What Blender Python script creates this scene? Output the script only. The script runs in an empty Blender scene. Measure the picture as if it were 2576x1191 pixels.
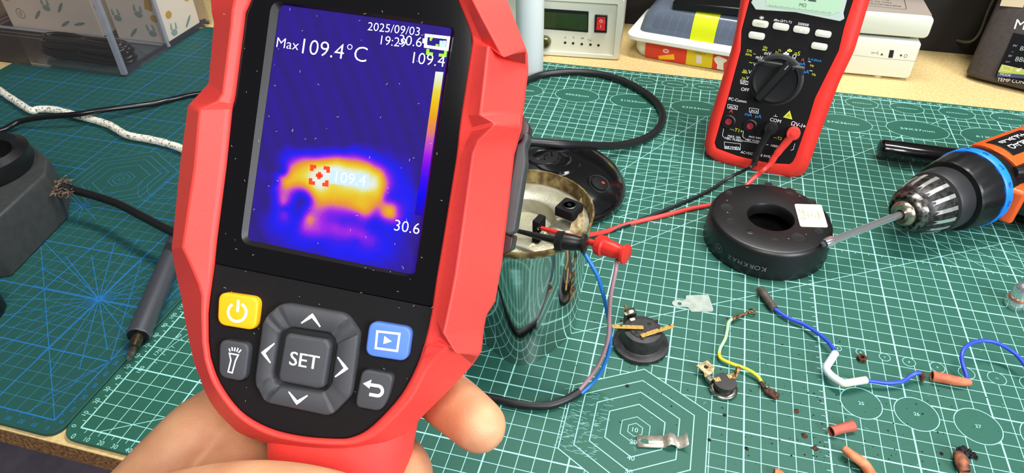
import bpy, math, random
import numpy as np
from mathutils import Vector, Matrix, Euler
random.seed(7); np.random.seed(7)
SC = bpy.context.scene
COL = SC.collection
S = 0.001                                   # everything below is written in millimetres
# ------------------------------------------------------------------ camera
CAM = np.array([332.75, -187.22, 363.93])
ROT = np.array([[0.96624, 0.25743, -0.01006], [0.15328, -0.60582, -0.7807], [-0.20707, 0.75281, -0.62482]])
FPX = 1757.69
cd = bpy.data.cameras.new('camera'); cam = bpy.data.objects.new('camera', cd); COL.objects.link(cam)
cd.sensor_fit = 'HORIZONTAL'; cd.sensor_width = 36.0; cd.lens = FPX / 2576 * 36.0
cd.clip_start = 0.01; cd.clip_end = 20
r_, d_, f_ = [Vector(x) for x in ROT]
m = Matrix((r_, -d_, -f_)).transposed().to_4x4(); m.translation = Vector(CAM) * S
cam.matrix_world = m
SC.camera = cam
SC.view_settings.view_transform = 'Standard'; SC.view_settings.look = 'None'
SC.view_settings.exposure = 0.0
try: SC.cycles.transparent_max_bounces = 32
except Exception: pass
SC.view_settings.gamma = 1.0; SC.view_settings.use_curve_mapping = False
# ------------------------------------------------------------------ light
W = bpy.data.worlds.new('world'); SC.world = W; W.use_nodes = True
W.node_tree.nodes['Background'].inputs[0].default_value = (0.80, 0.86, 1.0, 1)
W.node_tree.nodes['Background'].inputs[1].default_value = 0.17
def area(name, loc, target, sx, sy, power, color):
    l = bpy.data.lights.new(name, 'AREA'); l.shape = 'RECTANGLE'; l.size = sx; l.size_y = sy; l.energy = power; l.color = color
    o = bpy.data.objects.new(name, l); COL.objects.link(o); o.location = loc
    o.rotation_euler = (Vector(target) - Vector(loc)).to_track_quat('-Z', 'Y').to_euler()
    return o
area('ceiling_lamp', (0.45, -0.75, 1.35), (0.3, 0.2, 0), 0.5, 0.5, 15, (1.0, 0.97, 0.92))
area('workbench_lamp', (0.5, 0.48, 1.0), (0.42, 0.2, 0), 0.7, 0.14, 13, (1.0, 0.98, 0.95))
area('window_daylight', (1.55, -0.75, 0.95), (0.4, 0.1, 0), 0.7, 0.8, 36, (0.86, 0.92, 1.0))

# ------------------------------------------------------------------ helpers
def at(u, v, z=0.0):
    """the point at height z (mm) that the photo shows at pixel (u, v)"""
    d = ROT.T @ np.array([(u - 1288) / FPX, (v - 595.5) / FPX, 1.0]); s = (z - CAM[2]) / d[2]
    p = CAM + s * d; return Vector((p[0], p[1], p[2]))
def cw(u, v, depth):
    p = CAM + ROT.T @ (np.array([(u - 1288) / FPX, (v - 595.5) / FPX, 1.0]) * depth); return Vector((p[0], p[1], p[2]))
def frame(o, ex, ey):
    ex = Vector(ex).normalized(); ez = ex.cross(Vector(ey)).normalized(); ey = ez.cross(ex)
    M = Matrix((ex, ey, ez)).transposed().to_4x4(); M.translation = Vector(o); return M
def loc(M, u, v, off=0.0):
    """pixel to local coordinates on the plane z=off of frame M"""
    Mi = M.inverted(); o = Mi @ Vector(CAM); d = Mi.to_3x3() @ Vector(ROT.T @ np.array([(u - 1288) / FPX, (v - 595.5) / FPX, 1.0]))
    s = (off - o.z) / d.z; p = o + d * s; return (p.x, p.y)
def T(x=0, y=0, z=0, rz=0, rx=0, ry=0):
    return Matrix.Translation((x, y, z)) @ Euler((rx, ry, rz)).to_matrix().to_4x4()
def spline(pts, n=8, closed=False):
    P = [Vector(p) for p in pts]; out = []
    N = len(P)
    rng = range(N) if closed else range(N - 1)
    for i in rng:
        if closed: a, b, c, d = P[(i - 1) % N], P[i], P[(i + 1) % N], P[(i + 2) % N]
        else: a, b, c, d = P[max(i - 1, 0)], P[i], P[i + 1], P[min(i + 2, N - 1)]
        for k in range(n):
            t = k / n
            out.append(0.5 * ((2 * b) + (c - a) * t + (2 * a - 5 * b + 4 * c - d) * t * t + (3 * b - a - 3 * c + d) * t ** 3))
    if not closed: out.append(P[-1])
    return out
def roundpoly(pts, r, n=5):
    out = []; N = len(pts)
    for i in range(N):
        p = Vector(pts[i]).to_2d(); a = Vector(pts[i - 1]).to_2d(); b = Vector(pts[(i + 1) % N]).to_2d()
        da = (a - p); db = (b - p); rr = min(r, da.length * .45, db.length * .45)
        s = p + da.normalized() * rr; e = p + db.normalized() * rr
        for k in range(n + 1):
            t = k / n; out.append(((1 - t) ** 2 * s + 2 * t * (1 - t) * p + t * t * e)[:])
    return out
def circle(r, n=32, cx=0, cy=0, ry=None, a0=0):
    ry = r if ry is None else ry
    return [(cx + r * math.cos(a0 + 2 * math.pi * k / n), cy + ry * math.sin(a0 + 2 * math.pi * k / n)) for k in range(n)]
def rect(w, h, cx=0, cy=0): return [(cx - w / 2, cy - h / 2), (cx + w / 2, cy - h / 2), (cx + w / 2, cy + h / 2), (cx - w / 2, cy + h / 2)]
_txt = {}
THIN = 0.0
def glyphs(s):
    s0 = s; s = (s, THIN)
    if s not in _txt:
        c = bpy.data.curves.new('t', 'FONT'); c.body = s0; c.size = 1.0; c.resolution_u = 3; c.offset = THIN
        o = bpy.data.objects.new('t', c); me = bpy.data.meshes.new_from_object(o)
        vs = [v.co.copy() for v in me.vertices]; fs = [tuple(p.vertices) for p in me.polygons]
        xs = [v.x for v in vs] or [0]
        _txt[s] = (vs, fs, min(xs), max(xs))
        bpy.data.objects.remove(o); bpy.data.curves.remove(c); bpy.data.meshes.remove(me)
    return _txt[s]
I4 = Matrix.Identity(4)
class MB:
    def __init__(s): s.v = []; s.f = []; s.m = []
    def add(s, vs, fs, M=I4, mi=0):
        o = len(s.v); s.v += [M @ Vector(v) for v in vs]; s.f += [tuple(i + o for i in f) for f in fs]; s.m += [mi] * len(fs); return s
    def box(s, sx, sy, sz, M=I4, mi=0):
        x, y, z = sx / 2, sy / 2, sz / 2
        v = [(-x, -y, -z), (x, -y, -z), (x, y, -z), (-x, y, -z), (-x, -y, z), (x, -y, z), (x, y, z), (-x, y, z)]
        return s.add(v, [(3, 2, 1, 0), (4, 5, 6, 7), (0, 1, 5, 4), (1, 2, 6, 5), (2, 3, 7, 6), (3, 0, 4, 7)], M, mi)
    def rbox(s, sx, sy, sz, r, M=I4, mi=0, e=1.0):
        """box with rounded vertical edges (radius r) and softened top and bottom (e)"""
        p = roundpoly(rect(sx, sy), r, 5); q = roundpoly(rect(sx - 2 * e, sy - 2 * e), max(r - e, .1), 5)
        return s.loft([[(a, b, -sz / 2) for a, b in q], [(a, b, -sz / 2 + e) for a, b in p], [(a, b, sz / 2 - e) for a, b in p], [(a, b, sz / 2) for a, b in q]], M, mi)
    def prism(s, pts, z0, z1, M=I4, mi=0):
        n = len(pts)
        A = sum(pts[i][0] * pts[(i + 1) % n][1] - pts[(i + 1) % n][0] * pts[i][1] for i in range(n))
        if A < 0: pts = pts[::-1]
        v = [(p[0], p[1], z0) for p in pts] + [(p[0], p[1], z1) for p in pts]
        f = [tuple(range(n - 1, -1, -1)), tuple(range(n, 2 * n))] + [(i, (i + 1) % n, n + (i + 1) % n, n + i) for i in range(n)]
        return s.add(v, f, M, mi)
    def bev(s, pts, z0, z1, e, M=I4, mi=0, n=3):
        """prism whose top edge is rounded by e (pts convex-ish)"""
        c = Vector((sum(p[0] for p in pts) / len(pts), sum(p[1] for p in pts) / len(pts)))
        rings = [[(p[0], p[1], z0) for p in pts]]
        for k in range(n + 1):
            a = math.pi / 2 * k / n; ins = e * (1 - math.cos(a)); z = z1 - e + e * math.sin(a)
            rings.append([(*(Vector(p) + (c - Vector(p)).normalized() * ins)[:], z) for p in pts])
        return s.loft(rings, M, mi)
    def loft(s, rings, M=I4, mi=0, c0=True, c1=True, closed=False):
        n = len(rings[0]); v = [p for r in rings for p in r]; f = []
        for k in range(len(rings) - 1 + (1 if closed else 0)):
            a = k * n; b = ((k + 1) % len(rings)) * n
            f += [(a + i, a + (i + 1) % n, b + (i + 1) % n, b + i) for i in range(n)]
        if not closed:
            if c0: f.append(tuple(range(n - 1, -1, -1)))
            if c1: f.append(tuple(range(len(v) - n, len(v))))
        return s.add(v, f, M, mi)
    def lathe(s, prof, M=I4, seg=40, mi=0, c0=True, c1=True, fn=None):
        rings = []
        for r, z in prof:
            rings.append([((fn(a, z) if fn else 1) * r * math.cos(a), (fn(a, z) if fn else 1) * r * math.sin(a), z) for a in [2 * math.pi * k / seg for k in range(seg)]])
        return s.loft(rings, M, mi, c0, c1)
    def tube(s, pts, r, seg=10, M=I4, mi=0, caps=True, fn=None, flat=None):
        P = [Vector(p) for p in pts]; n = len(P); rings = []
        t0 = (P[1] - P[0]).normalized(); up = Vector((0, 0, 1)) if abs(t0.z) < .9 else Vector((1, 0, 0))
        x = t0.cross(up).normalized()
        for i, p in enumerate(P):
            t = (P[min(i + 1, n - 1)] - P[max(i - 1, 0)]).normalized()
            x = (x - t * x.dot(t)).normalized(); y = t.cross(x)
            rr = r[i] if isinstance(r, (list, tuple)) else r
            fl = 1 if flat is None else flat
            rings.append([p + (x * math.cos(a) + y * math.sin(a) * fl) * rr * (fn(i, a) if fn else 1) for a in [2 * math.pi * k / seg for k in range(seg)]])
        return s.loft(rings, M, mi, caps, caps)
    def sphere(s, r, M=I4, mi=0, seg=16, sz=1.0):
        prof = [(r * math.cos(a), r * sz * math.sin(a)) for a in [(-math.pi / 2) + math.pi * k / 10 for k in range(1, 10)]]
        return s.lathe(prof, M, seg, mi)
    def stroke(s, pts, w, z=0.0, M=I4, mi=0, closed=False, h=0.06):
        """flat ribbon along a 2-D polyline; w may be a list"""
        P = [Vector(p).to_2d() for p in pts]; n = len(P); L = []; R = []
        for i in range(n):
            a = P[i - 1] if (i > 0 or closed) else P[i]; b = P[(i + 1) % n] if (i < n - 1 or closed) else P[i]
            d1 = (P[i] - a); d2 = (b - P[i]); d1 = d1.normalized() if d1.length > 1e-9 else d2.normalized(); d2 = d2.normalized() if d2.length > 1e-9 else d1
            t = (d1 + d2); t = t.normalized() if t.length > 1e-6 else d1
            nn = Vector((-t.y, t.x)); k = 1 / max(.4, nn.dot(Vector((-d1.y, d1.x))))
            ww = (w[i] if isinstance(w, (list, tuple)) else w) / 2 * k
            L.append((*(P[i] + nn * ww)[:], z)); R.append((*(P[i] - nn * ww)[:], z))
        f = [(i, n + i, n + (i + 1) % n, (i + 1) % n) for i in range(n if closed else n - 1)]
        return s.add(L + R, f, M, mi)
    def text(s, t, size, M=I4, mi=0, align='c', z=0.0, fit=None, sy=1.0):
        vs, fs, x0, x1 = glyphs(t)
        k = size if fit is None else fit / max(1e-6, x1 - x0)
        ky = size if fit is None or size is None else size
        if ky is None: ky = k
        ox = {'c': -(x0 + x1) / 2, 'l': -x0, 'r': -x1}[align]
        oy = -.36 if align == 'c' else 0
        return s.add([((v.x + ox) * k, (v.y + oy) * ky * sy, z) for v in vs], fs, M, mi)
    def textpx(s, t, F, a, b, cap=None, z=0.0, mi=0):
        """text whose baseline runs between photo pixels a and b on frame F"""
        p = Vector(loc(F, a[0], a[1], z)); q = Vector(loc(F, b[0], b[1], z)); d = q - p
        R = F @ Matrix.Translation((p.x, p.y, z)) @ Matrix.Rotation(math.atan2(d.y, d.x), 4, 'Z')
        return s.text(t, None if cap is None else cap / .70, R, mi, 'l', 0, fit=d.length)
    def build(s, name, mat, parent=None, smooth=40, bevel=0, bseg=2, sub=0, origin=None, label=None, **kw):
        me = bpy.data.meshes.new(name)
        V = np.array([v[:] for v in s.v]) * S
        if parent is not None:
            o0 = np.zeros(3); q = parent
            while q is not None: o0 = o0 + np.array(q.location); q = q.parent
        elif origin is not None: o0 = np.array(Vector(origin)) * S
        else: o0 = np.array([(V[:, 0].min() + V[:, 0].max()) / 2, (V[:, 1].min() + V[:, 1].max()) / 2, V[:, 2].min()])
        me.from_pydata((V - o0).tolist(), [], s.f)
        for m_ in (mat if isinstance(mat, (list, tuple)) else [mat]): me.materials.append(m_)
        if isinstance(mat, (list, tuple)): me.polygons.foreach_set('material_index', s.m)
        me.validate(); me.update()
        if smooth:
            me.shade_smooth(); me.set_sharp_from_angle(angle=math.radians(smooth))
        ob = bpy.data.objects.new(name, me); COL.objects.link(ob)
        if parent is not None: 
            ob.parent = parent
            if parent.get('_o0') is None and parent.type == 'MESH': pass
        else: ob.location = o0
        if parent is not None: ob.location = (0, 0, 0)
        if bevel:
            b = ob.modifiers.new('bevel', 'BEVEL'); b.width = bevel * S; b.segments = bseg; b.limit_method = 'ANGLE'; b.angle_limit = math.radians(35); b.harden_normals = False
        if sub:
            b = ob.modifiers.new('sub', 'SUBSURF'); b.levels = sub; b.render_levels = sub
        if label: ob['label'] = label
        for k, v in kw.items(): ob[k] = v
        return ob
# children of children: their vertices are written relative to the top thing, whose Empty is the only offset
class Sub:
    """a parent handle for sub-parts: parents to the part but keeps the thing's origin"""
def sub(mb, name, mat, part, thing_, **kw):
    o = mb.build(name, mat, thing_, **kw); o.parent = part; return o
def thing(name, label, cat, loc_, group=None):
    o = bpy.data.objects.new(name, None); COL.objects.link(o); o.location = Vector(loc_) * S; o.empty_display_size = .01
    return tag(o, label, cat, group)
def tag(o, label, cat, group=None, kind=None):
    o['label'] = label; o['category'] = cat
    if group: o['group'] = group
    if kind: o['kind'] = kind
    return o
# ------------------------------------------------------------------ materials
def lin(c): return tuple(((x / 255) / 12.92 if x / 255 <= .04045 else ((x / 255 + .055) / 1.055) ** 2.4) for x in c)
MATS = {}
def mat(name, rgb, rough=.5, metal=0., noise=0., nscale=200., bump=0., bscale=600., coat=0., sss=0., spec=.5, rgb2=None, thr=(.4, .6), alpha=None, emit=0.):
    if name in MATS: return MATS[name]
    M = bpy.data.materials.new(name); M.use_nodes = True; nt = M.node_tree; b = nt.nodes['Principled BSDF']
    col = lin(rgb); b.inputs['Base Color'].default_value = (*col, 1); b.inputs['Roughness'].default_value = rough; b.inputs['Metallic'].default_value = metal
    b.inputs['Coat Weight'].default_value = coat; b.inputs['Coat Roughness'].default_value = .06; b.inputs['Specular IOR Level'].default_value = spec
    if sss: b.inputs['Subsurface Weight'].default_value = sss; b.inputs['Subsurface Radius'].default_value = (.004, .0015, .0008)
    tc = nt.nodes.new('ShaderNodeTexCoord')
    c2 = lin(rgb2) if rgb2 else tuple(min(1, x * (1 - noise)) for x in col)
    if noise or rgb2:
        n = nt.nodes.new('ShaderNodeTexNoise'); n.inputs['Scale'].default_value = nscale; n.inputs['Detail'].default_value = 5
        nt.links.new(tc.outputs['Object'], n.inputs['Vector'])
        mr = nt.nodes.new('ShaderNodeMapRange'); mr.inputs[1].default_value = thr[0]; mr.inputs[2].default_value = thr[1]
        nt.links.new(n.outputs['Fac'], mr.inputs[0])
        mx = nt.nodes.new('ShaderNodeMix'); mx.data_type = 'RGBA'; mx.inputs[6].default_value = (*col, 1); mx.inputs[7].default_value = (*c2, 1)
        nt.links.new(mr.outputs[0], mx.inputs[0]); nt.links.new(mx.outputs[2], b.inputs['Base Color'])
    if bump:
        n = nt.nodes.new('ShaderNodeTexNoise'); n.inputs['Scale'].default_value = bscale; n.inputs['Detail'].default_value = 3
        nt.links.new(tc.outputs['Object'], n.inputs['Vector'])
        bp = nt.nodes.new('ShaderNodeBump'); bp.inputs['Strength'].default_value = bump; bp.inputs['Distance'].default_value = .0003
        nt.links.new(n.outputs['Fac'], bp.inputs['Height']); nt.links.new(bp.outputs[0], b.inputs['Normal'])
    if emit:
        b.inputs['Emission Color'].default_value = (*col, 1); b.inputs['Emission Strength'].default_value = emit
    MATS[name] = M; return M
def clear(name, tint, fac=.15, rough=.05, body=0.0, bodycol=(230, 230, 230)):
    """clear plastic: transparent + fresnel gloss, optionally some milky diffuse"""
    M = bpy.data.materials.new(name); M.use_nodes = True; nt = M.node_tree; nt.nodes.clear()
    out = nt.nodes.new('ShaderNodeOutputMaterial'); tr = nt.nodes.new('ShaderNodeBsdfTransparent'); tr.inputs[0].default_value = (*lin(tint), 1)
    gl = nt.nodes.new('ShaderNodeBsdfGlossy'); gl.inputs['Roughness'].default_value = rough; gl.inputs[0].default_value = (1, 1, 1, 1)
    fr = nt.nodes.new('ShaderNodeLayerWeight'); fr.inputs[0].default_value = fac
    m1 = nt.nodes.new('ShaderNodeMixShader'); nt.links.new(fr.outputs['Fresnel'], m1.inputs[0])
    base = tr
    if body:
        df = nt.nodes.new('ShaderNodeBsdfDiffuse'); df.inputs[0].default_value = (*lin(bodycol), 1)
        m0 = nt.nodes.new('ShaderNodeMixShader'); m0.inputs[0].default_value = body
        nt.links.new(tr.outputs[0], m0.inputs[1]); nt.links.new(df.outputs[0], m0.inputs[2]); base = m0
    nt.links.new(base.outputs[0], m1.inputs[1]); nt.links.new(gl.outputs[0], m1.inputs[2]); nt.links.new(m1.outputs[0], out.inputs[0])
    return M
def glow(name, rgb, e=1.0):
    return mat(name, rgb, rough=.3, emit=e, spec=.05)

GREEN = mat('mat_green', (40, 94, 78), .55, noise=.10, nscale=1500, bump=.12, bscale=2500, spec=.35)
GREEN2 = mat('mat_green_dark', (32, 80, 74), .6, noise=.10, nscale=1500, bump=.12, bscale=2500, spec=.3)
PRINT = mat('print_pale', (158, 222, 214), .6)
PRINTB = mat('print_blue', (28, 110, 176), .6)
PRINTB2 = mat('print_blue_thin', (46, 118, 150), .6)
CHIP = mat('chipboard_top', (222, 196, 138), .6, rgb2=(200, 170, 112), nscale=350, thr=(.35, .7), bump=.2, bscale=900)
CHIPE = mat('chipboard_edge', (172, 126, 74), .9, rgb2=(92, 58, 28), nscale=420, thr=(.35, .62), bump=1.0, bscale=500)
RED = mat('rubber_red', (250, 72, 64), .50, noise=.05, nscale=900, bump=.10, bscale=3500, spec=.35)
BLKG = mat('gloss_black', (9, 7, 8), .08, coat=.2)
BLKM = mat('matte_black', (18, 16, 17), .68, spec=.2, noise=.2, nscale=3000, bump=.25, bscale=5000)
BLKP = mat('black_plastic', (18, 18, 19), .38, noise=.2, nscale=500)
BLKS = mat('black_shiny', (14, 14, 15), .16, coat=.3)
CABLE = mat('black_cable', (20, 20, 21), .42)
KEY = mat('key_rubber', (62, 63, 66), .6, bump=.1, bscale=3000)
WHITE = mat('white_print', (245, 245, 245), .5)
YEL = mat('key_yellow', (250, 178, 10), .5)
BLUEK = mat('key_blue', (84, 126, 214), .5)
CREAM = mat('cream_plastic', (216, 218, 200), .45)
CHROME = mat('chrome', (232, 232, 232), .14, metal=.9)
STEEL = mat('steel', (190, 188, 180), .28, metal=1, rgb2=(150, 146, 132), nscale=300)
DGREY = mat('dark_grey_plastic', (58, 60, 60), .55, noise=.15, nscale=150)
BRASS = mat('brass', (186, 152, 80), .42, metal=.6, rgb2=(120, 86, 36), nscale=500, thr=(.5, .75))
RUST = mat('rust', (92, 56, 34), .9, rgb2=(48, 28, 18), nscale=700, bump=1, bscale=900)

# ------------------------------------------------------------------ room
def struct(mb, name, m_, **kw):
    o = mb.build(name, m_, **kw); o['kind'] = 'structure'; return o
struct(MB().box(3600, 3200, 20, T(200, 300, -770)), 'floor', mat('floor_grey', (112, 102, 112), .6, noise=.2, nscale=30))
struct(MB().box(3600, 20, 2400, T(200, 748, 430)), 'wall_back', mat('wall_dark', (30, 25, 22), .85, noise=.3, nscale=8))
# workbench: chipboard with a raw front edge
wb = thing('workbench', 'pale chipboard workbench top with raw brown particle edge under the cutting mats', 'table', (200, 400, -760))
MB().box(2400, 750, 1.0, T(200, 363, -3.5)).build('laminate', CHIP, wb)
MB().box(2400, 750, 16, T(200, 363, -12)).build('board', CHIPE, wb)
for lx in (-900, 1300):
    for ly in (60, 690): MB().box(60, 60, 740, T(lx, ly, -390)).build('leg', DGREY, wb)

sh = MB().box(1500, 70, 18, T(500, 700, 215)); so_ = sh.build('baffle', mat('baffle_dark', (60, 46, 36), .7), bevel=1)  # unseen board, added to keep lamp light off the back wall
tag(so_, 'dark shelf added out of view to shade the wall behind the instruments', 'baffle')
# ------------------------------------------------------------------ cutting mats
def hexpts(cx, cy, r): return [(cx + r * math.sin(k * math.pi / 3), cy + r * math.cos(k * math.pi / 3)) for k in range(6)]
def runs(p, q, keep, step=.5):
    p = np.array(p, float); q = np.array(q, float); L = np.linalg.norm(q - p); n = max(2, int(L / step)); t = np.linspace(0, 1, n)
    X = p[0] + (q[0] - p[0]) * t; Y = p[1] + (q[1] - p[1]) * t; k = keep(X, Y); out = []; i = 0
    while i < n:
        if k[i]:
            j = i
            while j + 1 < n and k[j + 1]: j += 1
            if j > i: out.append(((X[i], Y[i]), (X[j], Y[j])))
            i = j + 1
        else: i += 1
    return out
mt = thing('cutting_mat', 'green cutting mat printed with pale millimetre grid, ovals and hexagons, under the meter', 'cutting mat', (440, 290, -3))
MB().prism(roundpoly([(-9.5, -9), (890, -9), (890, 589), (-9.5, 589)], 12, 6), -3, 0).build('sheet', GREEN, mt, bevel=.5)
EL1 = [(155.5, 511, 47, 31), (217.5, 512.5, 49, 32), (280, 513, 51, 33), (347, 513.5, 53, 34), (421, 515, 55, 35), (496, 517.5, 57, 36), (567.5, 520.5, 59, 37), (638.5, 521.5, 61, 38), (713, 523, 63, 39)]
EL2 = [(222, 565, 25, 15), (254, 565, 27, 15), (287, 565.6, 27, 16), (320.5, 565.6, 29, 17), (355.6, 566.5, 30, 18), (392, 567, 31, 19), (432, 567, 31, 21), (476, 567, 32, 22), (520, 567.5, 33, 23), (565, 567, 34, 24), (613.8, 568, 35, 25), (663.7, 567.5, 36, 26), (712, 567.5, 37, 27)]
CI = [(472, 141.3, 12.5, '25'), (504.5, 141, 13, '26'), (539.5, 140.6, 13.5, '27'), (577, 140.6, 14, '28')]
SM = [(461.9, 187, 2.5, '5'), (476.8, 187, 3, '6'), (492, 186.3, 3.5, '7'), (507.2, 185.8, 4, '8'), (524.7, 185.4, 4.5, '9'), (542.3, 185, 5, '10'), (560.5, 185, 5.5, '11'), (580, 185, 6, '12'), (600, 185, 6.5, '13')]
HX = (335.2, 85)
def keep_main(X, Y):
    k = np.ones_like(X, bool)
    for cx, cy, w, h in EL1 + EL2: k &= ((X - cx) / (w / 2)) ** 2 + ((Y - cy) / (h / 2)) ** 2 > 1
    for cx, cy, r, _ in CI + SM: k &= (X - cx) ** 2 + (Y - cy) ** 2 > r * r
    dx = np.abs(X - HX[0]); dy = np.abs(Y - HX[1]); k &= ~((dx < 43.3) & (dy + dx / math.sqrt(3) < 50))
    return k
b = MB(); zt = .06
GX, GY = 880, 580
for x in range(0, 711, 10):
    bold = x % 50 == 0
    for p, q in runs((x, 0), (x, GY), keep_main): b.stroke([p, q], 1.0 if bold else .46, zt)
for y in range(0, GY + 1, 10):
    bold = y % 50 == 0 or y == GY
    for p, q in runs((0, y), (720, y), keep_main): b.stroke([p, q], 1.0 if bold else .46, zt + .01)
for a in range(5, 720, 5):
    l = 3 if a % 10 else 4.5
    b.stroke([(a, 0), (a, -l)], .4, zt); b.stroke([(a, GY), (a, GY + l)], .4, zt)
    if a < GY: b.stroke([(0, a), (-l, a)], .4, zt)
for a in range(1, 720):
    if a % 5: b.stroke([(a, GY), (a, GY + 1.6)], .25, zt)
for a in range(5, 300, 10): b.stroke([(447, a), (450, a)], .4, zt)
for a in range(205, 700, 10): b.stroke([(a, 300), (a, 297.6)], .4, zt)
def keep_ln(X, Y): return keep_main(X, Y)
for p, q in [((13, 0), (612, 346)), ((47, 0), (627, 580)), ((71.6, 0), (406, 580)), ((0, 0), (0, 0.1))]:
    for s_, e_ in runs(p, q, keep_ln): b.stroke([s_, e_], .5, zt + .02)
# protractor fan in the middle of the mat
fc = (440, 422)
for k in range(36):
    a = math.radians(k * 10 + 5 * 0); 
for deg in list(range(-180, 180, 5)):
    a = math.radians(deg); dx, dy = math.cos(a), math.sin(a); t = 1e9
    if dx: t = min(t, ((690 if dx > 0 else 190) - fc[0]) / dx)
    if dy: t = min(t, ((487 if dy > 0 else 300) - fc[1]) / dy)
    if abs(dy) > .75: continue
    zt += .004
    for s_, e_ in runs((fc[0] + dx * 105, fc[1] + dy * 105), (fc[0] + dx * t, fc[1] + dy * t), keep_ln): b.stroke([s_, e_], .38, zt + .02)
# corner protractor
zt = .06
pc = (100, 50)
arc = [(pc[0] + 91 * math.cos(math.radians(a)), pc[1] + 91 * math.sin(math.radians(a))) for a in range(0, 181, 3)]
b.stroke(arc, .4, zt + .02)
for a in range(0, 181, 5):
    c, s_ = math.cos(math.radians(a)), math.sin(math.radians(a)); b.stroke([(pc[0] + 88 * c, pc[1] + 88 * s_), (pc[0] + 91 * c, pc[1] + 91 * s_)], .35, zt + .02)
for r in (50, 40, 30, 20, 10, 5): b.stroke(hexpts(HX[0], HX[1], r), .62 if r > 10 else .4, zt + .03, closed=True)
for cx, cy, w, h in EL1 + EL2: b.stroke(circle(w / 2, 56, cx, cy, h / 2), .5, zt + .03, closed=True)
for cx, cy, r, _ in CI + SM: b.stroke(circle(r, 40, cx, cy), .5 if r > 8 else .38, zt + .03, closed=True)
for k in range(150):                         # knife scratches around the left side of the hexagons
    x = random.gauss(random.choice([291, 297, 304, 311]), 2.2); y = random.uniform(58, 108); l = random.uniform(1, 6)
    an = random.gauss(0.05, .25); b.stroke([(x, y), (x + l * math.cos(an), y + l * math.sin(an))], .16, zt + .03)
for k in range(90):
    x = random.uniform(270, 640); y = random.uniform(20, 330); l = random.uniform(.6, 3); an = random.uniform(0, 3.1)
    b.stroke([(x, y), (x + l * math.cos(an), y + l * math.sin(an))], .12, zt + .03)
b.build('printed_grid', PRINT, mt, smooth=0)
b = MB()
for (cx, cy, w, h) in EL1: b.text('%dX%dmm' % (w, h), 5.2, T(cx, cy, zt), fit=31 * w / 57.)
for (cx, cy, w, h) in EL2: b.text('%dX%dmm' % (w, h), 3.0, T(cx, cy, zt), fit=.6 * w)
for cx, cy, r, t in CI: b.text(t, 3.6, T(cx, cy, zt))
for cx, cy, r, t in SM: b.text(t, 2.3, T(cx, cy, zt))
for t, y in (('10', 85), ('20', 76), ('40', 64.5), ('50', 55)): b.text(t, 4.6, T(HX[0], y, zt))
for x in range(0, 711, 10):
    b.text(str(x), 4.4 if x else 5.2, T(x, -6.4, zt)); b.text(str(x), 3.4, T(x, 584.6, zt))
    if x < 580: b.text(str(x), 4.4, T(-5.4, x, zt, rz=math.pi / 2))
for a in range(0, 181, 10):
    c, s_ = math.cos(math.radians(a)), math.sin(math.radians(a)); b.text(str(a), 4.4, T(pc[0] + 95 * c, pc[1] + 95 * s_, zt + .03, rz=math.radians(a - 90)))
b.build('printed_numbers', PRINT, mt, smooth=0)
# left mat
m2 = thing('cutting_mat', 'darker green cutting mat printed with bright blue lines, on the left of the bench', 'cutting mat', (-300, 290, -3))
MB().prism(roundpoly([(-472, -10), (-10.6, -10), (-10.6, 589), (-472, 589)], 12, 6), -3, -.1).build('sheet', GREEN2, m2, bevel=.5)
ox, oy = -20.3, .5
def L2(x, y): return (ox - x, oy + y)
b = MB(); zt = -.04
H2 = (145.5, 244.5); S2 = (51, 101)
def keep2(X, Y):
    dx = np.abs(X - (ox - H2[0])); dy = np.abs(Y - (oy + H2[1])); return ~((dx < 43.3) & (dy + dx / math.sqrt(3) < 50))
for x in range(0, 431, 10):
    for p, q in runs(L2(x, 0), L2(x, 570), keep2): b.stroke([p, q], .95 if x % 50 == 0 else .36, zt, mi=0 if x % 50 == 0 else 1)
for y in range(0, 571, 10):
    for p, q in runs(L2(0, y), L2(430, y), keep2): b.stroke([p, q], .95 if y % 50 == 0 else .36, zt + .01, mi=0 if y % 50 == 0 else 1)
for deg in range(0, 360, 15):
    a = math.radians(deg); rr = 72 if deg % 45 else 60
    dx, dy = math.cos(a), math.sin(a); t = rr
    if dx < 0: t = min(t, S2[0] / -dx)
    b.stroke([L2(S2[0] + dx * 1.2, S2[1] + dy * 1.2), L2(S2[0] + dx * t, S2[1] + dy * t)], .6, zt + .02 + deg * .0002)
for a_, b_ in (((0, 51), (51, 151)), ((0, 51), (22, 0)), ((0, 101), (22, 200)), ((0, 0), (250, 250)), ((51, 101), (151, 151)), ((22, 12), (0, 51))): b.stroke([L2(*a_), L2(*b_)], .55, zt + .02)
for r in (70,): b.stroke([L2(S2[0] + r * math.cos(math.radians(a)), S2[1] + r * math.sin(math.radians(a))) for a in range(-44, 225, 4)], .4, zt + .02)
for r in (33, 25): b.stroke([L2(S2[0] + 40 + r * math.cos(math.radians(a)), S2[1] + 150 + r * math.sin(math.radians(a))) for a in range(0, 360, 6)], .4, zt + .02)
for deg in range(0, 360, 30):
    a = math.radians(deg); c = (ox - 150, oy + 200); b.stroke([c, (c[0] + 30 * math.cos(a), c[1] + 30 * math.sin(a))], .5, zt + .02)
for r in (50, 42, 35, 25, 12, 8, 3): b.stroke(hexpts(ox - H2[0], oy + H2[1], r), .5, zt + .03, closed=True, mi=1)
for i in range(0, 43):
    b.stroke([L2(i * 10 + 5, 0), L2(i * 10 + 5, -2.5)], .4, zt)
    b.stroke([L2(0, i * 10 + 5), L2(-2.5, i * 10 + 5)], .4, zt)
for x in range(0, 431, 10):
    b.text(str(x), 4.2, T(ox - x, oy - 6, zt)); 
    if x < 570: b.text(str(x), 4.2, T(ox + 5, oy + x, zt, rz=math.pi / 2))
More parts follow.
